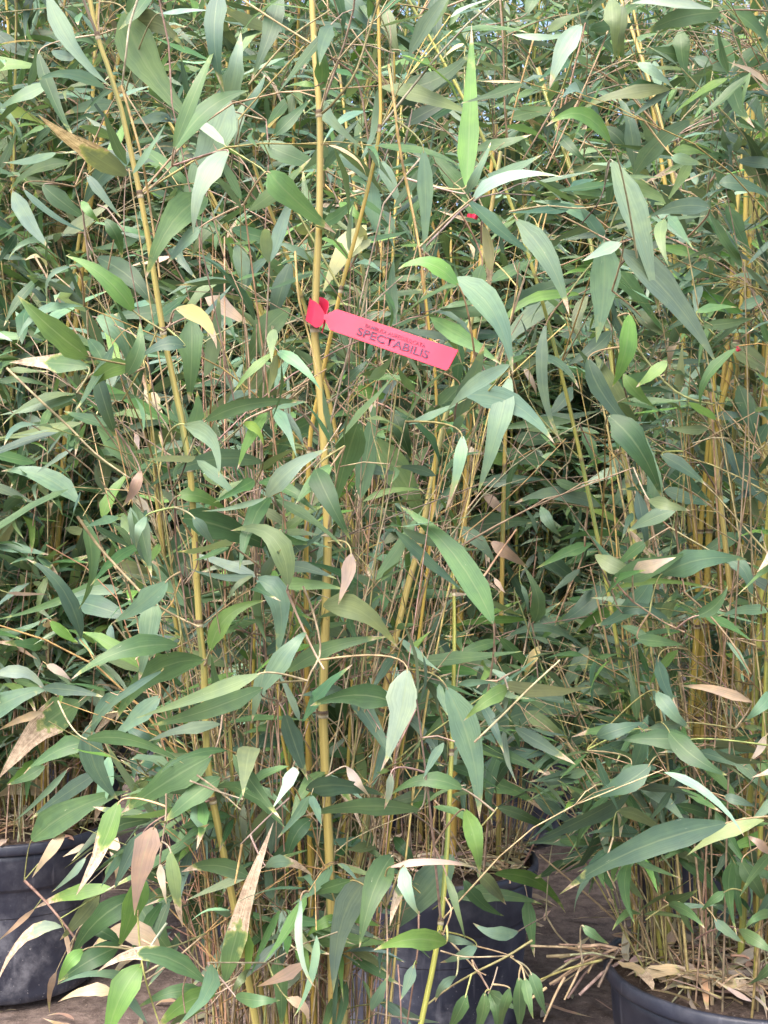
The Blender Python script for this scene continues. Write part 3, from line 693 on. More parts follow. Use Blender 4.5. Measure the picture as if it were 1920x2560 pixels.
# side branches one can follow: tile, plant, width px, colour, points (zoom units)
BRANCHES = [
    (1, 'A', 10, 's', [(1020, -20), (1180, 85), (1345, 188)]), (1, 'A', 12, 'g', [(1390, 490), (1440, 445), (1530, 325), (1590, 150), (1645, -20)]),
    (1, 'A', 9, 's', [(1075, 365), (1260, 160), (1425, 45)]), (1, 'A', 13, 'o', [(525, 370), (575, 540), (612, 680), (640, 840), (672, 1060), (690, 1200)]),
    (1, 'A', 11, 'r', [(600, -20), (560, 110), (545, 230), (528, 365)]), (1, 'A', 8, 's', [(625, 838), (700, 765), (768, 690)]),
    (1, 'a', 12, 'n', [(1590, 830), (1598, 680), (1585, 560), (1540, 340), (1430, 250)]), (1, 'a', 9, 'n', [(1588, 560), (1659, 400), (1720, 300)]),
    (1, 'a', 8, 's', [(420, 150), (400, 60), (370, -20)]), (1, 'a', 7, 's', [(430, 150), (425, 60), (440, -20)]),
    (1, 'a', 8, 's', [(540, 400), (640, 560), (740, 720), (850, 860), (1000, 1020), (1090, 1110)]), (1, 'a', 8, 'n', [(745, 690), (700, 900), (670, 1000)]),
    (1, 'a', 7, 'r', [(1150, 520), (1160, 680), (1150, 900), (1140, 1100)]), (1, 'a', 8, 'r', [(1230, 940), (1260, 1040), (1280, 1110)]),
    (2, 'A', 13, 'o', [(20, 280), (45, 450), (70, 650), (105, 820), (150, 1050), (175, 1250)]), (2, 'a', 10, 'n', [(500, -20), (515, 200), (522, 480), (535, 600)]),
    (2, 'd', 8, 's', [(870, 600), (820, 700), (785, 755)]), (2, 'd', 9, 'o', [(660, 120), (600, 330), (545, 540)]), (2, 'a', 9, 'n', [(770, 385), (700, 520), (600, 690)]),
    (2, 'D', 9, 's', [(660, 885), (760, 930), (880, 990), (980, 1046)]), (2, 'D', 8, 's', [(540, 915), (700, 890), (850, 900), (1005, 875)]),
    (2, 'D', 7, 'k', [(855, 965), (930, 870), (965, 750), (985, 640)]), (2, 'd', 8, 's', [(1280, 820), (1350, 850), (1430, 940)]),
    (2, 'a', 9, 'r', [(100, 300), (160, 150), (240, 40)]), (2, 'a', 7, 'r', [(20, 280), (30, 160), (10, 40)]), (2, 'a', 8, 'r', [(85, 640), (105, 560), (122, 470)]),
    (2, 'd', 9, 'n', [(870, 100), (800, 380), (730, 640)]), (2, 'd', 9, 's', [(1010, 20), (900, 300), (700, 730)]),
    (4, 'a', 11, 'o', [(160, 60), (190, 300), (205, 420), (230, 600)]), (4, 'C', 8, 's', [(800, 890), (830, 770), (850, 700)]), (4, 'c', 8, 's', [(1020, 800), (980, 900), (940, 1060)]),
    (4, 'D', 12, 'g', [(1010, 260), (1060, 350), (1140, 460), (1240, 570), (1330, 620), (1420, 640)]), (4, 'D', 8, 's', [(985, 150), (1060, 210), (1110, 260)]),
    (4, 'D', 9, 'g', [(800, 160), (850, 90), (900, 30)]), (4, 'c', 7, 's', [(770, 790), (785, 870), (795, 930)]), (4, 'C', 8, 's', [(350, 1106), (420, 1020), (480, 960)]),
    (4, 'E', 9, 's', [(1240, 400), (1230, 560), (1240, 640)]), (4, 'E', 8, 's', [(1330, 640), (1380, 700), (1420, 760)]),
    (3, 'A', 12, 's', [(30, 485), (170, 620), (300, 740), (420, 860), (560, 960)]), (3, 'a', 10, 's', [(150, 0), (230, 140), (300, 280), (390, 430)]),
    (3, 'A', 9, 'n', [(750, 250), (725, 310), (700, 330)]), (3, 'A', 11, 'o', [(1275, -20), (1290, 180), (1330, 330), (1375, 520)]),
    (3, 'A', 9, 'k', [(745, 1010), (790, 930), (835, 800)]), (3, 'A', 10, 'n', [(690, 760), (720, 880), (745, 1010)]), (3, 'a', 10, 's', [(1380, 470), (1300, 560), (1180, 700)]),
    (3, 'a', 11, 's', [(1240, 250), (1160, 400), (1080, 520), (960, 640)]), (3, 'a', 10, 's', [(1080, 690), (1000, 780), (930, 860)]), (3, 'a', 9, 's', [(540, 590), (600, 690), (660, 780)]),
    (3, 'a', 11, 's', [(1590, 100), (1560, 260), (1500, 450), (1420, 640)]), (3, 'a', 10, 'n', [(1470, 130), (1540, 0), (1560, -60)]),
    (3, 'a', 16, 't', [(610, 500), (640, 600), (680, 720)]), (3, 'b', 9, 's', [(0, 780), (130, 870), (260, 1000)]),
    (5, 'A', 13, 's', [(335, 20), (420, 140), (500, 230), (640, 375), (760, 450), (862, 497)]), (5, 'A', 9, 'k', [(755, -20), (762, 150), (790, 320), (805, 470)]),
    (5, 'A', 8, 'n', [(850, 130), (850, 230), (800, 310)]), (5, 'A', 12, 'r', [(1240, 340), (1290, 460), (1355, 600), (1400, 680)]), (5, 'A', 11, 'r', [(1310, 322), (1355, 440), (1385, 600), (1340, 700), (1300, 810)]),
    (5, 'a', 10, 's', [(380, 60), (450, 170), (540, 300)]), (5, 'a', 9, 'r', [(1010, 560), (1090, 480), (1130, 420)]), (5, 'b', 9, 's', [(300, 700), (400, 580), (460, 500)]),
    (6, 'a', 10, 't', [(410, 310), (490, 190), (572, 75)]), (6, 'C', 13, 'r', [(886, 525), (930, 440), (975, 345)]), (6, 'C', 9, 'g', [(860, 730), (890, 600), (905, 520)]),
    (6, 'C', 10, 'r', [(630, 475), (610, 580), (590, 700)]), (6, 'C', 9, 'r', [(640, 480), (655, 600), (665, 720)]), (6, 'C', 10, 'r', [(478, 480), (480, 600), (485, 740)]),
    (6, 'A', 10, 's', [(390, 995), (520, 870), (640, 750), (760, 640)]), (6, 'a', 9, 's', [(0, 520), (130, 500), (240, 440), (360, 390)]), (6, 'C', 9, 's', [(800, 620), (740, 720), (690, 790)]),
    (6, 'D', 10, 's', [(1290, 340), (1400, 440), (1500, 560), (1585, 700)]), (6, 'D', 8, 's', [(1080, 390), (1200, 470), (1300, 520)]), (6, 'D', 9, 'n', [(1260, 60), (1275, 200), (1300, 350)]),
    (6, 'A', 11, 'r', [(490, 730), (540, 700), (590, 680)]), (6, 'C', 9, 's', [(880, -20), (860, 180), (800, 330), (740, 480)]),
    (7, 'B', 12, 'r', [(105, 485), (200, 580), (290, 690), (352, 775)]), (7, 'A', 9, 'r', [(718, 110), (715, 220), (690, 380)]), (7, 'A', 9, 'r', [(820, 55), (940, 100), (1050, 135)]),
    (7, 'A', 9, 'r', [(1250, 130), (1150, 220), (1040, 330)]), (7, 'A', 9, 's', [(850, 30), (960, 110), (1040, 180)]), (7, 'A', 12, 'o', [(1045, 330), (1030, 420), (1015, 500)]),
    (7, 'A', 12, 'p', [(720, 670), (670, 740), (630, 810)]), (7, 'A', 10, 't', [(610, 740), (740, 810), (880, 900)]), (7, 'a', 9, 's', [(850, 560), (900, 700), (940, 900)]),
    (7, 'A', 9, 'g', [(595, 640), (605, 780), (625, 900), (660, 1020), (690, 1110)]), (7, 'A', 8, 'n', [(810, 880), (790, 960), (800, 1060)]),
    (8, 'D', 12, 'g', [(940, 830), (840, 855), (760, 880), (650, 925)]), (8, 'A', 11, 'g', [(640, 745), (520, 820), (400, 880), (280, 950), (190, 1020)]), (8, 'A', 8, 's', [(245, 790), (340, 815), (470, 815), (545, 810)]),
    (8, 'A', 7, 's', [(400, 770), (480, 790), (560, 815)]), (8, 'A', 7, 's', [(545, 815), (590, 850), (625, 900)]), (8, 'A', 7, 's', [(380, 830), (395, 870), (440, 895)]), (8, 'A', 7, 's', [(490, 860), (470, 930), (450, 975)]),
    (8, 'A', 9, 's', [(265, 560), (290, 620), (255, 720)]), (8, 'C', 9, 's', [(700, 640), (760, 730), (850, 800)]), (8, 'A', 10, 'n', [(150, 620), (148, 760), (130, 900), (100, 1106)]), (8, 'A', 10, 's', [(10, 600), (15, 800), (10, 1106)]),
    (8, 'A', 9, 'n', [(60, 850), (70, 980), (75, 1106)]), (8, 'D', 12, 't', [(860, 830), (830, 900), (780, 1000)]), (8, 'D', 13, 't', [(780, 905), (740, 980), (690, 1095)]), (8, 'D', 14, 't', [(700, 950), (650, 985), (612, 1012)]),
    (8, 'C', 10, 't', [(220, 140), (260, 190), (250, 230)]), (8, 'A', 9, 'g', [(400, 275), (450, 220), (490, 170)]), (8, 'D', 9, 's', [(990, 300), (960, 420), (1000, 520)]),
]
TW = {'s': (0.36, 0.29, 0.18), 'g': (0.25, 0.25, 0.10), 'o': (0.40, 0.29, 0.12), 'r': (0.33, 0.255, 0.195), 'n': (0.21, 0.15, 0.10), 'k': (0.09, 0.062, 0.045), 't': (0.44, 0.33, 0.21), 'p': (0.40, 0.50, 0.38)}

# ------------------------------------------------------------------ ground
def ground():
    b = Buf()
    xs = np.concatenate([[-60, -20, -6], np.linspace(-2.4, 2.4, 65), [6, 20, 60]])
    ys = np.concatenate([[-40, -10, 0], np.linspace(0.6, 5.0, 61), [8, 20, 80]])
    X, Y = np.meshgrid(xs, ys, indexing='ij')
    Z = 0.006 * np.sin(X * 7 + 1) * np.cos(Y * 6) + 0.004 * np.sin(X * 19 + Y * 23) + rng.normal(size=X.shape) * 0.0022 - 0.012
    v = np.stack([X, Y, Z], -1).reshape(-1, 3)
    n, k = len(xs), len(ys)
    i, j = np.meshgrid(np.arange(n - 1), np.arange(k - 1), indexing='ij')
    f = np.stack([i * k + j, (i + 1) * k + j, (i + 1) * k + j + 1, i * k + j + 1], -1).reshape(-1, 4)
    b.add(v, f, v[:, :2])
    return link('ground', b.mesh('ground'), M_GROUND)


GROUND = tag(ground(), kind='structure')

# ------------------------------------------------------------------ plant roots (empties at the pots' feet)
ROOT = {}
for k, (x, y, h, r, lab) in PLANTS.items():
    e = bpy.data.objects.new('potted_bamboo', None)
    e.empty_display_size = 0.1
    e.location = (x, y, 0)
    coll.objects.link(e)
    tag(e, lab, 'bamboo plant', 'potted bamboo plants in rows')
    ROOT[k] = e


def origin(k):
    return np.array([PLANTS[k][0], PLANTS[k][1], 0.0])


# ------------------------------------------------------------------ pots, soil and litter
def lathe(profile, seg=48):
    p = np.asarray(profile, float)
    n = len(p)
    a = np.linspace(0, 2 * math.pi, seg, endpoint=False) + math.pi / 2
    v = np.stack([p[:, None, 0] * np.cos(a), p[:, None, 0] * np.sin(a), np.broadcast_to(p[:, None, 1], (n, seg))], -1).reshape(-1, 3)
    i, k = np.meshgrid(np.arange(n - 1), np.arange(seg), indexing='ij')
    k2 = (k + 1) % seg
    f = np.stack([i * seg + k, i * seg + k2, (i + 1) * seg + k2, (i + 1) * seg + k], -1).reshape(-1, 4)
    uv = np.stack([np.broadcast_to(np.arange(seg) / seg, (n, seg)), np.broadcast_to(np.linspace(0, 1, n)[:, None], (n, seg))], -1).reshape(-1, 2)
    return v, f, uv


WALL = [(0.0, 0.004), (0.150, 0.004), (0.168, 0.0), (0.176, 0.004), (0.180, 0.02), (0.188, 0.10), (0.197, 0.19), (0.2035, 0.258), (0.2045, 0.262),
        (0.2085, 0.265), (0.2105, 0.270), (0.2150, 0.330), (0.2165, 0.3475), (0.212, 0.3475), (0.208, 0.330), (0.203, 0.27), (0.198, 0.20), (0.0, 0.20)]
RIM = [(0.2125, 0.348), (0.2225, 0.346), (0.2255, 0.349), (0.2262, 0.354), (0.2255, 0.366), (0.2225, 0.3705), (0.2170, 0.3705), (0.2135, 0.367), (0.2125, 0.348)]


def make_pot(k):
    x, y, h, r, _ = PLANTS[k]
    sr, sh = r / 0.2262, h / 0.3705
    root = ROOT[k]
    b = Buf(); b.add(*lathe([(a * sr, c * sh) for a, c in WALL]))
    pot = link('pot', b.mesh('pot'), M_POT, root)
    b = Buf(); b.add(*lathe([(a * sr, c * sh) for a, c in RIM]))
    link('rim', b.mesh('rim'), M_POT, pot)
    for q in range(4):
        a = -math.pi / 2 + q * math.pi / 2 - 0.07 + (0.55 if k == 'D' else 0)
        b = Buf()
        w, hh = 0.015, 0.030
        ring = np.array([(-w, 0.002), (w, 0.002), (w * 0.95, hh), (w * 0.5, hh + 0.003), (-w * 0.5, hh + 0.003), (-w * 0.95, hh)])
        r0 = lambda z: (0.1765 + (z / 0.3705) * 0.034) * sr
        vv = [((r0(c) + o) * 1.0, a0, c) for o in (0.0022, -0.02) for a0, c in ring]
        v = np.array([((rr) * math.cos(a) - t * math.sin(a), rr * math.sin(a) + t * math.cos(a), z) for rr, t, z in vv])
        f = [(0, 1, 2, 5), (2, 3, 4, 5)] + [(i, i + 6, (i + 1) % 6 + 6, (i + 1) % 6) for i in range(6)]
        b.add(v, f, np.zeros((len(v), 2)))
        link('drain_hole', b.mesh('drain_hole', smooth=False), M_HOLE, pot)  # solid dark piece, slightly proud; the opening's shade is in its colour
    # soil, a little heaped in the middle
    rs = np.linspace(0, 0.2115 * sr, 12)
    seg = 40
    pr = np.random.default_rng(ord(k))
    zs = h - 0.016 + 0.018 * np.cos(rs / rs[-1] * 1.5)
    v, f, uv = lathe(np.stack([rs, zs], 1), seg)
    v[seg:, 2] += pr.normal(size=len(v) - seg) * 0.005
    b = Buf(); b.add(v, f[:, ::-1], uv)
    soil = link('soil', b.mesh('soil'), M_SOIL, root)
    n = {'D': 230, 'C': 240, 'B': 110, 'A': 110, 'E': 40}.get(k, 14)
    for q in range(n):
        rr = (pr.uniform(0.0, 1.0) ** 0.5) * 0.200 * sr
        a = pr.uniform(0, 6.283)
        L = pr.uniform(0.05, 0.12) * (0.9 if k in 'DC' else 1)
        z = h - 0.002 + 0.017 * math.cos(rr / rs[-1] * 1.5) + pr.uniform(0.0, 0.028 if k in 'DC' else 0.012)
        place_leaf('dry_leaf', soil, np.zeros(3), np.array([rr * math.cos(a), rr * math.sin(a), z]), pr, L,
                   LC[pr.choice(['t', 't', 'r', 'r', 'n'])], pr.normal() * 0.26, 0.7)
    # loose straw lying over it
    b = Buf()
    for q in range(int(n * 1.3)):
        rr = (pr.uniform(0, 1) ** 0.5) * 0.19 * sr
        a, t = pr.uniform(0, 6.283, 2)
        L = pr.uniform(0.02, 0.09)
        c = np.array([rr * math.cos(a), rr * math.sin(a), h + pr.uniform(0.004, 0.040)])
        d = np.array([math.cos(t), math.sin(t), pr.normal() * 0.2]) * L
        p0, p1 = c - d / 2, c + d / 2
        for p in (p0, p1):
            q_ = math.hypot(p[0], p[1])
            if q_ > 0.2 * sr: p[:2] *= 0.2 * sr / q_
        b.add(*tube(np.array([p0, (p0 + p1) / 2 + [0, 0, 0.004], p1]), pr.uniform(0.0008, 0.0022), 4), tint=vary(TW[pr.choice(['s', 'r', 't', 'n'])], 0.25))
    link('straw', b.mesh('straw'), M_TWIG, soil)['kind'] = 'stuff'
    return soil


def place_leaf(name, parent, org, pos, pr, L, col, pitch, rollmax):
    az = pr.uniform(0, 6.283)
    M = Matrix.Translation(Vector(pos - org)) @ Matrix.Rotation(az, 4, 'Z') @ Matrix.Rotation(pitch, 4, 'X') @ Matrix.Rotation(pr.normal() * rollmax, 4, 'Y') @ Matrix.Scale(L, 4) @ Matrix.Translation((0, -0.5, 0))
    o = bpy.data.objects.new(name, VAR_MESH[int(pr.integers(N_VAR))])
    o.parent = parent
    o.matrix_basis = M
    c = vary(col, 0.25)
    o.color = (*c, 0.75)
    coll.objects.link(o)
    return o


SOIL = {k: make_pot(k) for k in PLANTS}

# dead leaves on the ground between the pots
gr = np.random.default_rng(5)
for q in range(230):
    x, y = gr.uniform(-1.1, 1.1), gr.uniform(2.0, 3.4)
    if any(math.hypot(x - p[0], y - p[1]) < 0.20 for p in PLANTS.values()):
        continue
    place_leaf('dry_leaf', GROUND, np.zeros(3), np.array([x, y, gr.uniform(0.0, 0.012)]), gr, gr.uniform(0.06, 0.13), LC[gr.choice(['t', 'n', 'r', 'n'])], gr.normal() * 0.12, 0.3)

# ------------------------------------------------------------------ traced leaves -> surfaces in the place
PROT = np.full((256, 192), np.inf)


def protect(px, py, d):
    i, j = np.asarray(py / 10).astype(int), np.asarray(px / 10).astype(int)
    ok = (i >= 0) & (i < 256) & (j >= 0) & (j < 192)
    np.minimum.at(PROT, (i[ok], j[ok]), np.broadcast_to(d, np.shape(px))[ok])


def protect_rect(x0, y0, x1, y1, d):
    X, Y = np.meshgrid(np.arange(x0, x1, 6.0), np.arange(y0, y1, 6.0))
    protect(X.ravel(), Y.ravel(), d)


TRACED = {k: [] for k in PLANTS}
for tile, rows in LEAVES.items():
    for q, row in enumerate(rows):
        bx, by, tx, ty, w, ckey, pk = row[:7]
        mid = row[7] if len(row) > 7 else None
        dry = row[8] if len(row) > 8 else 0.0
        r = np.random.default_rng(tile * 1000 + q)
        lo, hi = DEPTH[pk]
        d0 = r.uniform(lo, lo + (hi - lo) * 0.25) if ckey == 'p' else r.uniform(lo + (hi - lo) * 0.2, hi)
        d1 = d0 + r.normal() * 0.025
        B, T = np.array(zp(tile, bx, by)), np.array(zp(tile, tx, ty))
        Mq = np.array(zp(tile, *mid)) if mid is not None else None
        w = w * (0.80 if np.linalg.norm(T - B) < 110 else 0.95)
        need = 4.0 * w / ZS / np.linalg.norm(T - B)
        if need > 1.0:                                   # only a part of this blade shows: the rest runs on behind others
            ext = (T - B) * (need - 1.0)
            B, T = B - ext * 0.4, T + ext * 0.6
        if mid is None:
            ch = T - B
            Mp = (B + T) / 2 + np.array([-ch[1], ch[0]]) * r.normal() * 0.05
        else:
            Mp = np.array(zp(tile, *mid))
        dm = (d0 + d1) / 2 - r.uniform(0.0, 0.03)
        ctrl = 2 * np.append(Mp, dm) - 0.5 * (np.append(B, d0) + np.append(T, d1))
        s = STN[:, None]
        c3 = (1 - s) ** 2 * np.append(B, d0) + 2 * s * (1 - s) * ctrl + s ** 2 * np.append(T, d1)
        cw = np.stack([at(a, b_, c_) for a, b_, c_ in c3])
        tan = np.gradient(cw, axis=0)
        tan /= np.linalg.norm(tan, axis=1)[:, None]
        view = np.array([0.0, -1.0, 0.0])
        side0 = np.cross(tan, view); side0 /= np.linalg.norm(side0, axis=1)[:, None]
        nor0 = np.cross(side0, tan)
        roll = r.uniform(-0.55, 0.75) + r.normal() * 0.25 * (STN - 0.3)
        # lean the blade so that its face looks somewhat up to the light
        sgn = np.sign(nor0[:, 1] * 1.0)
        up = np.where(side0[:, 2] > 0, 1.0, -1.0)
        ro = np.abs(roll) * up * np.where(r.uniform() < 0.7, 1, -1)
        side = side0 * np.cos(ro)[:, None] + view * (np.sin(ro) * -1)[:, None]
        nor = np.cross(side, tan)
        half = 0.57 * w / ZS / FPX * c3[:, 2] * blade(STN) / np.clip(np.cos(ro), 0.55, 1)
        v, f, uv = strip(cw, side, nor, half, STN, r.uniform(0.04, 0.25), 0.7, tile * 500 + q)
        col = vary(LC[ckey], 0.12)
        if dry == 0.0:
            dry = float(r.choice([0.0, 0.03, 0.05, 0.08]))
        TRACED[pk.upper()].append(dict(v=v, f=f, uv=uv, col=col, dry=dry, base=cw[0], dir=tan[0], d=d0, front=pk.isupper()))
        ss = np.linspace(0, 1, 30)[:, None]
        cc = (1 - ss) ** 2 * np.append(B, d0) + 2 * ss * (1 - ss) * ctrl + ss ** 2 * np.append(T, d1)
        hw = 0.5 * w / ZS * blade(ss[:, 0])
        tn = np.gradient(cc[:, :2], axis=0); tn /= np.linalg.norm(tn, axis=1)[:, None] + 1e-9
        for o in (-0.7, 0.0, 0.7) if pk in 'ADCBE' else ():
            protect(cc[:, 0] - tn[:, 1] * hw * o, cc[:, 1] + tn[:, 0] * hw * o, d0)

for i in range(33):
    x = 828 + i * 10
    pass
protect_rect(0, 2125, 215, 2520, 2.7)
protect_rect(960, 2040, 1330, 2200, 2.55)
protect_rect(1010, 2200, 1335, 2560, 2.5)
protect_rect(1510, 2330, 1920, 2560, 1.95)
protect_rect(1722, 1050, 1825, 1480, 2.7)
protect_rect(1712, 1560, 1800, 1850, 2.7)
protect_rect(1172, 528, 1200, 552, 2.42)
protect_rect(1335, 2410, 1490, 2560, 2.4)
for row in CANES[:2] + CANES[3:4] + [c for c in CANES if c[0] == 'E']:
    pts = spline(np.array(row[3], float), 160)
    t = np.linspace(0, 1, 160)
    protect(pts[:, 0], pts[:, 1], row[4] + (row[5] - row[4]) * t)


PROT[72:87, 76:86] = 1.50
for i in range(33):
    PROT[int(75.5 + i * .33):int(85 + i * .34), 83 + i] = 1.48


def in_hollow(p):
    """the open hollow between the middle and the right-hand plants"""
    px, py = project(p)
    return bool(np.mean(((px - 1350) / 190.0) ** 2 + ((py - 1230) / 290.0) ** 2 < 1.0) > 0.3)


def hidden_by(p, d=None):
    """share of the points p that would stand in front of something traced"""
    if p[:, 1].min() > 2.9:
        return 0.0
    px, py = project(p)
    i, j = (py / 10).astype(int), (px / 10).astype(int)
    ok = (i >= 0) & (i < 256) & (j >= 0) & (j < 192)
    h = np.zeros(len(p), bool)
    h[ok] = PROT[i[ok], j[ok]] > p[ok, 1]
    h[ok] &= np.isfinite(PROT[i[ok], j[ok]])
    return h.mean()


def over_tag(W):
    n = max(2, int(len(W) * 8))
    t = np.linspace(0, len(W) - 1, n)
    Q = np.stack([np.interp(t, np.arange(len(W)), W[:, c]) for c in range(3)], 1)
    px, py = project(Q)
    u = (px - 770) / 385.0
    yc = 775 + (px - 770) * 0.345
    return bool(np.any((u > 0) & (u < 1) & (np.abs(py - yc) < 42) & (Q[:, 1] < 1.5)))


# ------------------------------------------------------------------ canes
NODE_RING = None


def cane_mesh(path, rad, nodes, spacing, sides):
    """path bottom to top; swollen joints; v counts the joints"""
    path = np.asarray(path, float)
    seg = np.linalg.norm(np.diff(path, axis=0), axis=1)
    s = np.concatenate([[0], np.cumsum(seg)])
    total = s[-1]
    if nodes is None:
        nodes = np.arange(spacing * 0.6, total, spacing)
    nodes = np.asarray(sorted(nodes), float)
    smp = set(np.round(np.linspace(0, total, max(6, int(total / 0.05))), 5))
    for nd in nodes:
        for o in (-0.012, -0.005, -0.002, 0.0, 0.002, 0.006):
            if 0 < nd + o < total:
                smp.add(round(nd + o, 5))
    smp = np.array(sorted(smp))
    P = np.stack([np.interp(smp, s, path[:, k]) for k in range(3)], 1)
    dist = np.min(np.abs(smp[:, None] - nodes[None, :]), axis=1) if len(nodes) else np.full(len(smp), 9.0)
    R = rad * (1 - 0.45 * (smp / total) ** 2) * (1 + 0.20 * np.exp(-(dist / 0.0035) ** 2))
    vv = np.searchsorted(nodes, smp) + 0.5
    jn = np.exp(-(dist / 0.0035) ** 2)
    v, f, uv = tube(P, R, sides, vv)
    NP = np.stack([np.interp(nodes, s, path[:, k]) for k in range(3)], 1) if len(nodes) else np.zeros((0, 3))
    NR = rad * (1 - 0.45 * (nodes / total) ** 2)
    return v, f, uv, np.repeat(jn, sides), NP, NR, P


CANE_PATHS = {k: [] for k in PLANTS}        # (points bottom to top, radius, joints)
NODE_Y = {0: [90, 486, 828, 1170, 1558, 2000, 2400], 1: [285, 822, 1332, 1785, 2230], 3: [1390, 1780, 2117, 2480]}


def ring_mesh():
    prof = [(0.98, -0.5), (1.10, -0.42), (1.16, -0.15), (1.05, 0.0), (1.17, 0.12), (1.12, 0.4), (0.98, 0.5)]
    b = Buf(); v, f, uv = lathe(prof, 12)
    b.add(v, f, uv)
    tt = b.t[0]
    tt[:, :3] = np.where((v[:, 2] < -0.1)[:, None], (0.46, 0.42, 0.30), (0.13, 0.09, 0.06))
    return b.mesh('node')


NODE_RING = ring_mesh()


def add_cane(k, path, rad, tint, nodes=None, spacing=0.16, sides=9, rings=False):
    v, f, uv, jn, NP, NR, P = cane_mesh(path, rad, nodes, spacing, sides)
    b = Buf(); b.add(v, f, uv, tint=(1, 1, 1), joint=jn)
    o = link('culm', b.mesh('culm', origin(k)), M_CULM, ROOT[k])
    o.color = (*vary(tint, 0.07), 1)
    if rings:
        for p, r in zip(NP, NR):
            q = link('node', NODE_RING, M_TWIG, o, tuple(p - origin(k)))
            i = int(np.argmin(np.linalg.norm(P - p, axis=1)))
            d = Vector(P[min(i + 3, len(P) - 1)] - P[max(i - 3, 0)])
            q.rotation_euler = d.to_track_quat('Z', 'Y').to_euler()
            q.scale = (r * 1.06, r * 1.06, 0.0095)
    CANE_PATHS[k].append((P, rad, NP))
    return o


for ci, (k, wpx, tint, pts, dt, db) in enumerate(CANES):
    px = np.array(pts, float)
    ys = px[:, 1]
    dep = dt + (db - dt) * (ys - ys[0]) / (ys[-1] - ys[0])
    W = spline(np.stack([at(a, b_, c_) for (a, b_), c_ in zip(px, dep)]), 70)[::-1]
    base = W[0].copy()
    zs = PLANTS[k][2] - 0.02
    if base[2] > zs:                                    # carry the cane down into its own soil
        ox, oy = PLANTS[k][0], PLANTS[k][1]
        foot = np.array([base[0] + np.clip(ox - base[0], -0.06, 0.06), base[1] + (oy - base[1]) * 0.4, zs])
        v2 = foot[:2] - np.array([ox, oy]); rr = np.linalg.norm(v2)
        if rr > 0.17: foot[:2] = np.array([ox, oy]) + v2 / rr * 0.17
        W = np.vstack([spline(np.array([foot, (foot + base) / 2 + (W[0] - W[3]) * 0.3, base]), 8)[:-1], W])
    else:
        W = W[W[:, 2] >= zs - 0.03]
    nodes = None
    if ci in NODE_Y:
        py = project(W)[1]
        seg = np.concatenate([[0], np.cumsum(np.linalg.norm(np.diff(W, axis=0), axis=1))])
        nodes = [float(np.interp(-y, -py, seg)) for y in NODE_Y[ci]]
    add_cane(k, W, 0.5 * wpx / FPX * (dt + db) / 2, tint, nodes, 0.21, 12, rings=(k in 'AE'))

# other canes of each plant: count, height range, radius range
MORE = {'A': (0, 0, 0, 0, 0), 'D': (11, 1.2, 2.0, .0035, .006), 'C': (16, 1.1, 1.9, .004, .007), 'B': (18, 1.5, 2.4, .004, .008), 'E': (10, 1.6, 2.5, .005, .009),
        'F': (15, 1.7, 2.5, .004, .008), 'G': (20, 1.6, 2.5, .004, .008), 'H': (15, 1.8, 2.8, .004, .008), 'I': (15, 1.8, 2.8, .004, .008),
        'J': (15, 2.0, 3.0, .004, .008), 'K': (15, 2.0, 3.1, .004, .008), 'L': (15, 2.0, 3.1, .004, .008)}
for k, (n, h0, h1, r0, r1) in MORE.items():
    pr = np.random.default_rng(ord(k) * 7)
    ox, oy, ph, prad, _ = PLANTS[k]
    for q in range(n):
        a = pr.uniform(0, 6.283); rr = prad * 0.75 * math.sqrt(pr.uniform())
        b0 = np.array([ox + rr * math.cos(a) - (0.035 if k == 'A' else 0), oy + rr * math.sin(a), ph - 0.02])
        H = pr.uniform(h0, h1)
        lean = np.array([math.cos(a), math.sin(a), 0]) * (0.10 + rr) * pr.uniform(0.3, 1.6) + np.append(pr.normal(size=2) * 0.10, 0)
        for attempt in range(3):
            W = spline(np.array([b0, b0 + np.array([0, 0, H * .4]) + lean * .25, b0 + np.array([0, 0, H * .75]) + lean * .62, b0 + np.array([0, 0, H]) + lean * 1.15]), 26)
            if hidden_by(W) < 0.15 and not (W[0, 1] < 3.2 and in_hollow(W[8:])):
                break
            lean = np.append(pr.normal(size=2) * 0.16, 0)
        t = pr.choice(3, p=[.5, .3, .2])
        if k == 'G': t = 2  # only green canes: the hollow's shade is put into their colour
        add_cane(k, W, pr.uniform(r0, r1), [(.92, .92, .78), (.98, .84, .62), (.70, .90, .68)][t], None, pr.uniform(.13, .19), 7)

# ------------------------------------------------------------------ foliage
RAND = {k: [] for k in PLANTS}              # random leaves: variant, 4x4, colour, dry
TWIGS = {k: Buf() for k in PLANTS}
HOLD = {k: [] for k in PLANTS}              # points a traced leaf may hang from


def unit(v):
    return v / (np.linalg.norm(v) + 1e-9)


def leaf_matrix(base, d, nrm, L):
    y = unit(d)
    x = unit(np.cross(y, nrm))
    z = np.cross(x, y)
    m = np.eye(4)
    m[:3, 0], m[:3, 1], m[:3, 2], m[:3, 3] = x * L, y * L, z * L, base
    return m


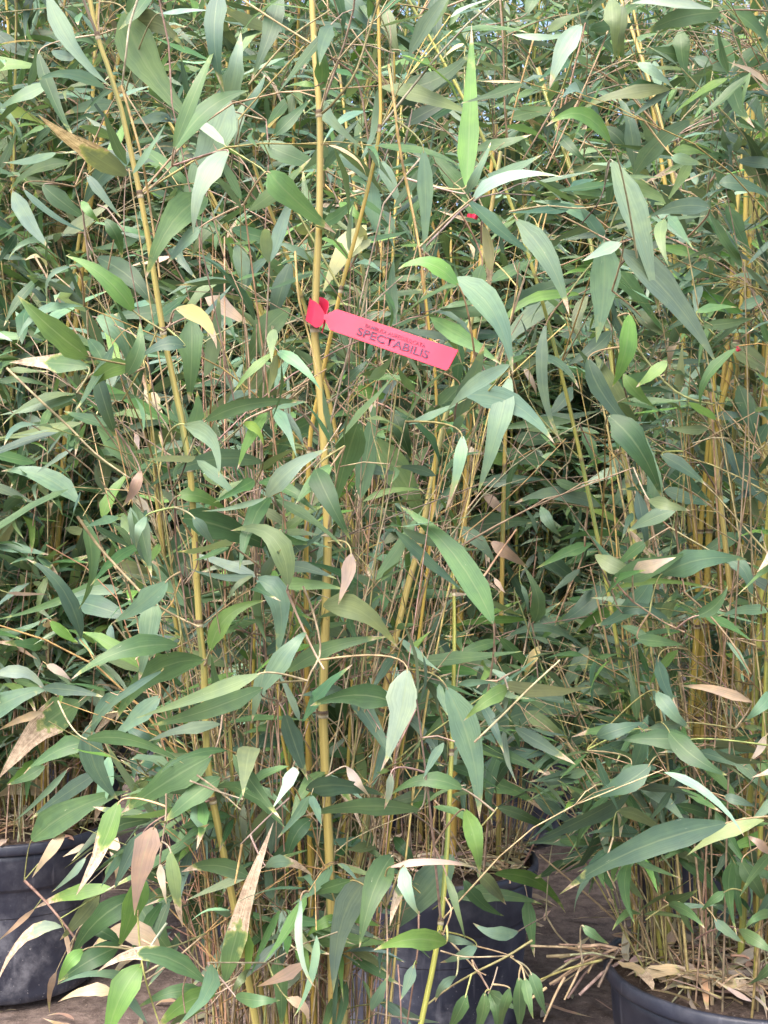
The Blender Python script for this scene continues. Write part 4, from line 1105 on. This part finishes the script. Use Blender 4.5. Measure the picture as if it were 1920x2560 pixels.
def put_leaf(k, pr, base, d, size, pal, pw, store=None, keep=1.0):
    d = unit(d)
    L = float(np.clip(pr.lognormal(math.log(size), 0.28), size * 0.5, size * 1.65))
    nrm = np.array([pr.normal() * 0.55, -0.45 + pr.normal() * 0.5, 0.75 + pr.normal() * 0.35])
    m = leaf_matrix(base, d, nrm, L)
    sx = m[:3, 0] * 0.11
    pts = np.stack([base + d * L * t + sx * o for t in (0.1, 0.3, 0.5, 0.7, 0.95) for o in (-1, 0, 1)])
    if pr.uniform() < keep and hidden_by(pts) > 0.20:
        return
    if store is None and base[1] < 3.2 and pr.uniform() < 0.88 and in_hollow(pts):
        return
    ck = pal[int(pr.choice(len(pal), p=pw))]
    dry = float(pr.choice([0.0, 0.04, 0.08, 0.2, 0.5], p=[.42, .32, .18, .06, .02]))
    (RAND[k] if store is None else store).append((int(pr.integers(N_VAR)), m, vary(LC[ck], 0.2), dry, L))


def cluster(k, pr, p, d, n, size, pal, pw, store=None, keep=1.0):
    """a fan of leaves at a twig's end"""
    d = unit(d)
    side = unit(np.cross(d, np.array([pr.normal() * .5, pr.normal() * .5, 1.0])))
    for q in range(n):
        a = (q - (n - 1) / 2.0) * pr.uniform(0.45, 0.85) + pr.normal() * 0.22
        sp = unit(d * math.cos(a) + side * math.sin(a) + pr.normal(size=3) * 0.20 + np.array([0, -0.08, -0.15 - 0.45 * pr.uniform()]))
        put_leaf(k, pr, p + d * (-0.010 * abs(q - (n - 1) / 2.0)) + sp * 0.005, sp, size, pal, pw, store, keep)


def branch(k, pr, p0, az, el, L, r, tint, size, pal, pw, lush, buf=None, store=None, keep=1.0):
    d = np.array([math.cos(az) * math.cos(el), math.sin(az) * math.cos(el), math.sin(el)])
    p1 = p0 + d * L * 0.5 + pr.normal(size=3) * 0.012
    p2 = p0 + d * L + np.array([math.cos(az), math.sin(az), -0.6]) * L * pr.uniform(0, 0.22)
    W = spline(np.array([p0, p1, p2]), 7)
    if store is None and W[0, 1] < 3.2 and in_hollow(W) and pr.uniform() < 0.7:
        return
    if over_tag(W) or (hidden_by(W) > 0.30 and pr.uniform() < 0.85):
        return
    buf = TWIGS[k] if buf is None else buf
    buf.add(*tube(W, r * np.linspace(1, 0.5, 7), 4), tint=tint)
    if store is None:
        HOLD[k].extend([W[2], W[4], W[6]])
    cluster(k, pr, W[6], W[6] - W[5], int(pr.integers(2, 5)), size, pal, pw, store, keep)
    for q in range(int(pr.integers(1, 4))):
        if pr.uniform() > lush:
            continue
        i = int(pr.integers(2, 6))
        sd = unit(unit(W[i] - W[i - 1]) + pr.normal(size=3) * 0.7)
        tl = pr.uniform(0.03, 0.11)
        e = W[i] + sd * tl
        buf.add(*tube(np.array([W[i], (W[i] + e) / 2 + [0, 0, 0.004], e]), r * 0.55, 3), tint=tint)
        cluster(k, pr, e, sd, int(pr.integers(1, 5)), size, pal, pw, store, keep)


PAL_MID = (['g', 'b', 'e', 'd', 'o', 'l', 'p', 't'], [.30, .20, .15, .11, .118, .072, .045, .005])
PAL_DARK = (['g', 'b', 'e', 'd', 'o', 'l', 't'], [.27, .20, .25, .17, .055, .05, .005])
PAL_LIGHT = (['g', 'b', 'e', 'd', 'o', 'l', 'p', 't', 'c'], [.27, .17, .06, .05, .22, .12, .07, .02, .02])
# lowest branch height, chance of a branch at a joint, leaf size, lushness, palette
GROW = {'A': (0.45, 0.85, 0.090, 0.8, PAL_MID), 'D': (0.5, 1.0, 0.085, 0.95, PAL_DARK), 'C': (0.45, 1.0, 0.090, 0.9, PAL_DARK), 'B': (0.45, 1.0, 0.105, 0.95, PAL_MID),
        'E': (0.45, 1.0, 0.095, 0.9, PAL_MID), 'F': (0.42, 1.0, 0.115, 0.95, PAL_MID), 'G': (0.42, 1.0, 0.10, 0.9, PAL_DARK), 'H': (0.45, 1.0, 0.122, 0.95, PAL_LIGHT),  # G takes the dark palette to paint in the hollow's shade
        'I': (0.45, 1.0, 0.122, 0.95, PAL_MID), 'J': (0.45, 1.0, 0.122, 0.95, PAL_MID), 'K': (0.45, 1.0, 0.122, 0.95, PAL_MID), 'L': (0.45, 1.0, 0.122, 0.95, PAL_LIGHT)}
for k, (zmin, chance, size, lush, (pal, pw)) in GROW.items():
    pr = np.random.default_rng(ord(k) * 13)
    for P, rad, NP in CANE_PATHS[k]:
        HOLD[k].extend(list(P[P[:, 2] > 0.45][::3]))
        az = pr.uniform(0, 6.283)
        for p in NP:
            az += math.pi + pr.normal() * 0.4
            if p[2] < zmin or pr.uniform() > chance:
                continue
            for q in range(int(pr.integers(1, 4) if k in 'AE' else pr.integers(2, 5))):
                branch(k, pr, p, az + pr.normal() * 0.7, pr.uniform(0.35, 1.15), pr.uniform(0.14, 0.42), pr.uniform(0.0010, 0.0018),
                       vary(TW[pr.choice(['s', 's', 'g', 'o', 'r'])], 0.2), size, pal, pw, lush)

# thin shoots and dead stalks: count, height range, radius range, base spread, tints, leafy share, lowest leaf
SHOOTS = {'A': (165, .25, 1.3, .0007, .0018, .130, 'srstsosg', .42, .1), 'D': (95, .25, 1.15, .0012, .0026, .19, 'gssgo', .9, .15), 'C': (85, .25, 1.3, .0012, .0026, .19, 'gsors', .85, .15),
          'B': (105, .3, 1.6, .0012, .0026, .19, 'ssrog', .8, .15), 'E': (45, .3, 1.3, .0012, .0026, .19, 'ssrog', .6, .3), 'F': (130, .3, 1.8, .0012, .003, .2, 'ssron', .7, .15),
          'G': (40, .3, 1.3, .0012, .0026, .2, 'gngk', .9, .2), 'H': (95, .5, 2.2, .0015, .003, .2, 'sssot', .4, .4), 'I': (70, .4, 2.1, .0015, .003, .2, 'ssr', .4, .4),  # G's dark shoot tints also paint in the hollow's shade
          'J': (100, .5, 2.3, .0015, .003, .2, 'ssrno', .4, .4), 'K': (85, .5, 2.3, .0015, .003, .2, 'ssrno', .4, .4), 'L': (90, .5, 2.4, .0015, .003, .2, 'ssro', .4, .4)}
for k, (n, h0, h1, r0, r1, spread, tints, leafy, zl) in SHOOTS.items():
    pr = np.random.default_rng(ord(k) * 17)
    ox, oy, ph, prad, _ = PLANTS[k]
    pal, pw = GROW[k][4]
    size = GROW[k][2]
    for q in range(n):
        a = pr.uniform(0, 6.283); rr = spread * math.sqrt(pr.uniform())
        b0 = np.array([ox + rr * math.cos(a) - (0.035 if k == 'A' else 0), oy + rr * math.sin(a) * (0.6 if k == 'A' else 1) + (0.08 if k == 'A' else 0), ph - 0.015])
        H = pr.uniform(h0, h1)
        for attempt in range(4):
            lean = np.append(pr.normal(size=2), 0) * (0.20 if k == 'A' else 0.13) * H + np.array([math.cos(a), math.sin(a), 0]) * 0.10 * H
            ll = np.linalg.norm(lean)
            if ll > 0.24 * H: lean = lean * 0.24 * H / ll
            W = spline(np.array([b0, b0 + lean * .35 + [0, 0, H * .5], b0 + lean + [0, 0, H]]), 9)
            if hidden_by(W) < (0.35 if k != 'A' else 0.30) and not over_tag(W) and not (W[0, 1] < 3.2 and in_hollow(W[3:])):
                break
        else:
            continue
        tint = vary(TW[tints[int(pr.integers(len(tints)))]], 0.25)
        TWIGS[k].add(*tube(W, pr.uniform(r0, r1) * np.linspace(1, 0.55, 9), 4), tint=tint)
        HOLD[k].extend([W[4], W[6], W[8]])
        if pr.uniform() < leafy:
            cluster(k, pr, W[8], W[8] - W[7], int(pr.integers(2, 5)), size, pal, pw)
            for i in range(3, 8):
                if W[i, 2] > ph + zl * 0.6 and pr.uniform() < 0.5:
                    az, el = pr.uniform(0, 6.283), pr.uniform(0.2, 1.0)
                    branch(k, pr, W[i], az, el, pr.uniform(0.05, 0.18), 0.0009, tint, size * 0.9, pal, pw, 0.4)
        else:
            for i in range(2, 9):                         # bare dead side twigs
                for _ in range(2):
                    if pr.uniform() < 0.6:
                        dd = unit(np.array([pr.normal() * .6, pr.normal() * .6, pr.uniform(0.2, 1.3)])) * pr.uniform(0.03, 0.15)
                        e = W[i] + dd
                        seg = np.array([W[i], W[i] + dd * .5 + pr.normal(size=3) * .004, e])
                        if hidden_by(seg) == 0:
                            TWIGS[k].add(*tube(seg, pr.uniform(0.0006, 0.0013), 3), tint=tint)

# shoots of the right-hand pot that lean out over its left rim, and of the middle pot over its right rim
for k, x0, sx, n in (('D', 0.415, -1, 26), ('C', 0.285, 1, 38), ('B', -0.70, 1, 34)):
    pr = np.random.default_rng(ord(k) * 23)
    pal, pw = GROW[k][4]
    ox, oy, ph, prad, _ = PLANTS[k]
    for q in range(n):
        b0 = np.array([x0 - sx * pr.uniform(0, 0.09), oy + pr.uniform(-0.09, 0.12), ph - 0.015])
        H = pr.uniform(0.2, 0.75)
        out = np.array([sx * pr.uniform(-0.04, 0.24), pr.normal() * 0.09, 0])
        W = spline(np.array([b0, b0 + out * .45 + [0, 0, H * .5], b0 + out + [0, 0, H]]), 9)
        tint = vary(TW['gsst'[int(pr.integers(4))]], 0.2)
        TWIGS[k].add(*tube(W, pr.uniform(0.001, 0.0022) * np.linspace(1, .55, 9), 4), tint=tint)
        HOLD[k].extend([W[4], W[6], W[8]])
        cluster(k, pr, W[8], W[8] - W[7], int(pr.integers(2, 5)), 0.10, pal, pw)
        for i in (4, 5, 6, 7):
            if pr.uniform() < .6:
                branch(k, pr, W[i], pr.uniform(0, 6.283), pr.uniform(.1, .9), pr.uniform(.05, .16), .0008, tint, 0.095, pal, pw, .4)

# broken straw hanging over the left rim of the right-hand pot
pr = np.random.default_rng(404)
for q in range(20):
    p0 = at(pr.uniform(1500, 1565), pr.uniform(2370, 2402), pr.uniform(1.90, 2.00))
    p1 = at(pr.uniform(1300, 1500), pr.uniform(2340, 2500), pr.uniform(1.88, 2.05))
    dd = p1 - p0
    L = np.linalg.norm(dd)
    p1 = p0 + dd / L * min(L, pr.uniform(0.07, 0.17))
    TWIGS['D'].add(*tube(np.array([p0, (p0 + p1) / 2 + [0, 0, 0.006], p1]), pr.uniform(0.001, 0.0032), 4), tint=vary(TW[pr.choice(['t', 's', 'r'])], 0.2))

# side branches one can follow
for tile, pk, wpx, ck, pts in BRANCHES:
    k = pk.upper()
    lo, hi = DEPTH[pk]
    d = (lo + hi) / 2
    W = spline(np.stack([at(*zp(tile, *p), d + 0.01 * math.sin(i * 2.1 + tile)) for i, p in enumerate(pts)]), 12)
    rr = 0.5 * wpx / ZS / FPX * d
    b = Buf(); b.add(*tube(W, rr * np.linspace(1, 0.75, 12), 6), tint=vary(TW[ck], 0.15))
    link('branch', b.mesh('branch', origin(k)), M_TWIG, ROOT[k])
    HOLD[k].extend(list(W[::3]))

# a leaf between two neighbouring plants belongs to the one whose twigs reach it
HA, HD = np.array(HOLD['A']), np.array(HOLD['D'])
pair = TRACED['A'] + TRACED['D']
TRACED['A'], TRACED['D'] = [], []
for lf in pair:
    near = [np.linalg.norm(h - lf['base'], axis=1).min() for h in (HA, HD)]
    TRACED['A' if near[0] <= near[1] else 'D'].append(lf)

# every traced leaf hangs from a thin twig of its own plant
for k, rows in TRACED.items():
    if not rows:
        continue
    H = np.array(HOLD[k])
    pr = np.random.default_rng(ord(k) * 19)
    for lf in rows:
        p = lf['base']
        dv = H - p
        cost = np.linalg.norm(dv, axis=1) + np.where(dv[:, 2] > 0.05, dv[:, 2] * 1.0, 0) + np.where(dv @ lf['dir'] > 0.02, 0.15, 0)
        cost += np.where(H[:, 1] < p[1] - 0.02, 0.3, 0)
        e = H[int(np.argmin(cost))]
        dist = np.linalg.norm(e - p)
        if dist > 0.15:
            e = p - lf['dir'] * 0.07 + np.array([0, 0.08, -0.06]) + pr.normal(size=3) * 0.02
            dist = np.linalg.norm(e - p)
        ctl = p - lf['dir'] * dist * 0.16 + np.array([0, 0, 0.06 * dist]) + pr.normal(size=3) * 0.02 * dist
        t = np.linspace(0, 1, 10)[:, None]
        for _ in range(6):                                # pass behind the tag, not across it
            if not over_tag((1 - t) ** 2 * p + 2 * t * (1 - t) * ctl + t ** 2 * e):
                break
            ctl = ctl + np.array([0, 0.06, 0])
        W = (1 - t) ** 2 * (p + lf['dir'] * 0.004) + 2 * t * (1 - t) * ctl + t ** 2 * e
        TWIGS[k].add(*tube(W, np.linspace(0.0008, 0.0014, 10), 4), tint=vary(TW[pr.choice(['g', 's', 'r', 's'])], 0.2))

# ------------------------------------------------------------------ which leaves show: coarse depth map of everything leafy
ZB = np.full((320, 240), np.inf)


def cells(pts):
    px, py = project(pts)
    i, j = (py / 8).astype(int), (px / 8).astype(int)
    ok = (i >= 0) & (i < 320) & (j >= 0) & (j < 240)
    return i[ok], j[ok], pts[ok, 1]


def dense(v):
    """surface points of a blade from its strip vertices"""
    g = v.reshape(-1, 3, 3)
    a = [g[:, 0], g[:, 1], g[:, 2], (g[:, 0] + g[:, 1]) / 2, (g[:, 1] + g[:, 2]) / 2]
    a = np.concatenate(a + [(x[1:] + x[:-1]) / 2 for x in a])
    return a


pool = []
for k in PLANTS:
    for lf in TRACED[k]:
        pool.append((k, 't', lf, dense(lf['v'])))
    for lf in RAND[k]:
        v = VARS[lf[0]][0] @ lf[1][:3, :3].T + lf[1][:3, 3]
        pool.append((k, 'r', lf, dense(v)))
cc = [cells(p[3]) for p in pool]
for i, j, d in cc:
    np.minimum.at(ZB, (i, j), d)
score = [int((d <= ZB[i, j] + 0.012).sum()) if len(d) else 0 for i, j, d in cc]

LIMIT = 300
for k in PLANTS:
    idx = [q for q, p in enumerate(pool) if p[0] == k]
    idx.sort(key=lambda q: -(score[q] + (40 if pool[q][1] == 't' else 0)))
    buf = Buf()
    org = origin(k)
    tr = Matrix.Translation(Vector(-org))
    for rank, q in enumerate(idx):
        _, kind, lf, _ = pool[q]
        single = rank < LIMIT and (score[q] > 1 or kind == 't')
        if kind == 't':
            if single:
                b = Buf(); b.add(lf['v'], lf['f'], lf['uv'])
                o = link('leaf', b.mesh('leaf', org), M_LEAF, ROOT[k])
                o.color = (*lf['col'], 1 - lf['dry'])
            else:
                buf.add(lf['v'], lf['f'], lf['uv'], tint=lf['col'], dry=lf['dry'])
        else:
            var, m, col, dry, L = lf
            if single:
                o = bpy.data.objects.new('leaf', VAR_MESH[var])
                o.parent = ROOT[k]
                o.matrix_basis = tr @ Matrix(m.tolist())
                o.color = (*col, 1 - dry)
                coll.objects.link(o)
            else:
                v, f, uv = VARS_LO[var]
                buf.add(v @ m[:3, :3].T + m[:3, 3], f, uv, tint=col, dry=dry)
    if buf.n:
        o = link('leaves', buf.mesh('leaves', org), M_LEAF, ROOT[k])
        o['kind'] = 'stuff'
    if TWIGS[k].n:
        o = link('twigs', TWIGS[k].mesh('twigs', org), M_TWIG, ROOT[k])
        o['kind'] = 'stuff'
    print(k, 'leaves', len(idx), 'seen', sum(1 for q in idx if score[q] > 1), 'traced', len(TRACED[k]))

# ------------------------------------------------------------------ the thicket beyond the rows of pots
tb, tl, tstore = Buf(), Buf(), []
pr = np.random.default_rng(77)
pal, pw = PAL_LIGHT
for q in range(200):
    x, y = pr.uniform(-3.2, 3.2), pr.uniform(5.4, 7.2)
    H = pr.uniform(3.1, 4.6)
    b0 = np.array([x, y, -0.01])
    lean = np.append(pr.normal(size=2) * 0.22, 0)
    W = spline(np.array([b0, b0 + lean * .3 + [0, 0, H * .5], b0 + lean + [0, 0, H]]), 12)
    tb.add(*tube(W, pr.uniform(.004, .009) * np.linspace(1, .5, 12), 5), tint=vary(TW[pr.choice(['s', 'o', 'g'])], .2))
    for i in range(1, 12):
        for _ in range(3):
            branch('L', pr, W[i], pr.uniform(0, 6.283), pr.uniform(.2, 1.1), pr.uniform(.2, .5), .0016, vary(TW['s'], .2), .155, pal, pw, .9, tb, tstore, 0.0)
for var, m, col, dry, L in tstore:
    v, f, uv = VARS_LO[var]
    tl.add(v @ m[:3, :3].T + m[:3, 3], f, uv, tint=col, dry=dry)
thick = link('bamboo_thicket', tl.mesh('bamboo_thicket'), M_LEAF)
tag(thick, 'dense far mass of bamboo leaves closing the view behind all the pots', 'bamboo', kind='stuff')
link('twigs', tb.mesh('twigs'), M_TWIG, thick)['kind'] = 'stuff'
print('thicket leaves', len(tstore))

# ------------------------------------------------------------------ red plant tags
def sheet(rows, name, parent, org, mat, thick=0.0005):
    """rows: list of (lower edge point, upper edge point) along the strip; a closed thin slab"""
    r = np.array(rows)                                  # n,2,3
    n = len(r)
    ctr = r.mean(1)
    tan = np.gradient(ctr, axis=0)
    up = r[:, 1] - r[:, 0]
    nor = np.cross(tan, up); nor /= np.linalg.norm(nor, axis=1)[:, None]
    f0 = r + nor[:, None] * thick
    f1 = r - nor[:, None] * thick
    v = np.concatenate([f0.reshape(-1, 3), f1.reshape(-1, 3)])
    i = np.arange(n - 1); o = 2 * n
    f = np.concatenate([np.stack([i * 2, i * 2 + 2, i * 2 + 3, i * 2 + 1], 1), np.stack([o + i * 2, o + i * 2 + 1, o + i * 2 + 3, o + i * 2 + 2], 1),
                        np.stack([i * 2, o + i * 2, o + i * 2 + 2, i * 2 + 2], 1), np.stack([i * 2 + 1, i * 2 + 3, o + i * 2 + 3, o + i * 2 + 1], 1),
                        [[0, 1, o + 1, o]], [[2 * n - 2, o + 2 * n - 2, o + 2 * n - 1, 2 * n - 1]]])
    b = Buf(); b.add(v, f, np.zeros((len(v), 2)))
    return link(name, b.mesh(name, org, smooth=False), mat, parent)


TE, TN = np.array([0.9456, 0.3254]), np.array([0.3254, -0.9456])
TAG_D0, TAG_D1, TAG_LEN = 1.445, 1.375, 325.7


def tag_point(s, t, lift=0.0):
    """s px along the strip, t px towards its upper edge"""
    p = np.array([828.0, 797.0]) + TE * s + TN * t
    u = s / TAG_LEN
    d = TAG_D0 + (TAG_D1 - TAG_D0) * u + 0.010 * math.sin(u * 3.0) * 1.0 - lift + (t / 27.0) * 0.004
    return at(p[0], p[1], d)


tag_loc = tag_point(-10, 0)
tag_e = bpy.data.objects.new('plant_tag', None)
tag_e.empty_display_size = 0.02
tag_e.location = tag_loc
coll.objects.link(tag_e)
tag(tag_e, 'long red plastic tag with two lines of dark lettering on the central cane', 'plant tag', 'red plant tags')
prof = [(-19, 6), (-12, 8), (-9, 14), (-4, 16), (0, 22), (6, 27)] + [(s, 27.5 + s / 325 * 1.5) for s in np.linspace(20, 326, 22)]
sheet([(tag_point(s + (-9 if s > 300 else 0) * ((s - 300) / 26 if s > 300 else 0), -h), tag_point(s, h)) for s, h in prof], 'strip', tag_e, tag_loc, M_TAG)
# loop round the cane: centre line (px, py, depth) and half height px
loop = [(812, 797, 1.452, 10), (806, 797, 1.453, 20), (797, 792, 1.4545, 28), (786, 783, 1.456, 29), (777, 778, 1.462, 28), (772, 774, 1.472, 27), (775, 772, 1.484, 27),
        (788, 770, 1.492, 27), (802, 770, 1.489, 27), (813, 775, 1.478, 26), (819, 784, 1.466, 26), (817, 796, 1.458, 22), (812, 808, 1.455, 17), (808, 820, 1.4535, 11), (806, 830, 1.453, 3)]
lp = np.array(loop)
lpf = spline(lp, 44)
rows = []
for (x, y, d, h) in lpf:
    rows.append((at(x - 0.28 * h, y + 0.96 * h, d), at(x + 0.10 * h, y - 0.99 * h, d)))
sheet(rows, 'loop', tag_e, tag_loc, M_TAG, 0.0004)


def lettering(text, s0, s1, t0, cap, bold):
    cu = bpy.data.curves.new('lettering', 'FONT')
    cu.body = text
    cu.size = 1.0
    cu.offset = bold
    cu.resolution_u = 3
    tmp = bpy.data.objects.new('lettering', cu)
    coll.objects.link(tmp)
    bpy.context.view_layer.update()
    me = bpy.data.meshes.new_from_object(tmp.evaluated_get(bpy.context.evaluated_depsgraph_get()))
    bpy.data.objects.remove(tmp)
    n = len(me.vertices)
    co = np.empty(n * 3, np.float32); me.vertices.foreach_get('co', co); co = co.reshape(-1, 3)
    x0, x1, y0, y1 = co[:, 0].min(), co[:, 0].max(), co[:, 1].min(), co[:, 1].max()
    out = np.array([tag_point(s0 + (x - x0) / (x1 - x0) * (s1 - s0), t0 + (y - y0) / (y1 - y0) * cap, 0.0016) for x, y, _ in co]) - tag_loc
    me.vertices.foreach_set('co', out.astype(np.float32).ravel())
    me.update()
    o = link('lettering', me, M_INK, tag_e)
    return o


lettering('SPECTABILIS', 71, 260, -16.5, 20.5, 0.022)
lettering('BAMBUSA AUREOSULCATA', 86, 245, 7.5, 10.0, 0.008)

for (p0, p1, hh, d, lab) in [((1838, 868), (1852, 880), 5.5, 2.585, 'red tag half hidden by leaves beside the thick yellow canes'),
                             ((1902, 910), (1952, 938), 15, 2.60, 'red tag cut off at the right edge of the photo'),
                             ((1180, 538), (1194, 545), 5.5, 2.40, 'small red scrap of tag showing among leaves right of centre top')]:
    p0, p1 = np.array(p0, float), np.array(p1, float)
    e = (p1 - p0) / np.linalg.norm(p1 - p0); nn = np.array([e[1], -e[0]])
    lo = at(*p0, d)
    te = bpy.data.objects.new('plant_tag', None); te.empty_display_size = 0.02
    te.location = lo; coll.objects.link(te)
    tag(te, lab, 'plant tag', 'red plant tags')
    rows = []
    for u in np.linspace(0, 1, 14):
        c = p0 + (p1 - p0) * u; h = hh * min(1, 0.35 + u * 5)
        rows.append((at(*(c - nn * h), d - 0.01 * math.sin(u * 3)), at(*(c + nn * h), d - 0.01 * math.sin(u * 3))))
    sheet(rows, 'strip', te, lo, M_TAG)
    rows = []
    for a in np.linspace(0.3, 5.9, 18):
        c = at(p0[0], p0[1], d) + np.array([-0.004 - 0.005 * math.cos(a), 0.010 + 0.008 * math.sin(a), 0])
        rows.append((c + [0, 0, -hh / FPX * d * .9], c + [0, 0, hh / FPX * d * .9]))
    sheet(rows, 'loop', te, lo, M_TAG, 0.0004)

# pale sheaths lying across the front pot on the right
for (pts, w, ck) in [([(1590, 2436), (1680, 2440), (1780, 2452)], 34, 't'), ([(1785, 2455), (1830, 2470), (1895, 2478)], 32, 't'), ([(1545, 2405), (1600, 2440), (1632, 2475)], 26, 't')]:
    zz = PLANTS['D'][2] + 0.02
    W = []
    for x, y in pts:
        d = (CAM_H - zz) * FPX / (y - 1280.0)
        W.append(at(x, y, d))
    c = spline(np.array(W), len(STN))
    c[:, 2] += 0.006 * np.sin(STN * 3.1)
    t = np.gradient(c, axis=0); t /= np.linalg.norm(t, axis=1)[:, None]
    sd = np.cross(t, [0, -0.5, 0.85]); sd /= np.linalg.norm(sd, axis=1)[:, None]
    no = np.cross(sd, t)
    hw = 0.5 * w / FPX * 1.9 * np.minimum(1, np.minimum(STN * 9 + 0.25, (1 - STN) * 6 + 0.12))
    v, f, uv = strip(c, sd, no, hw, STN, 0.35, 1.2, int(w))
    b = Buf(); b.add(v, f, uv)
    o = link('dry_sheath', b.mesh('dry_sheath', origin('D')), M_LEAF, SOIL['D'])
    o.color = (0.60, 0.46, 0.28, 0.6)
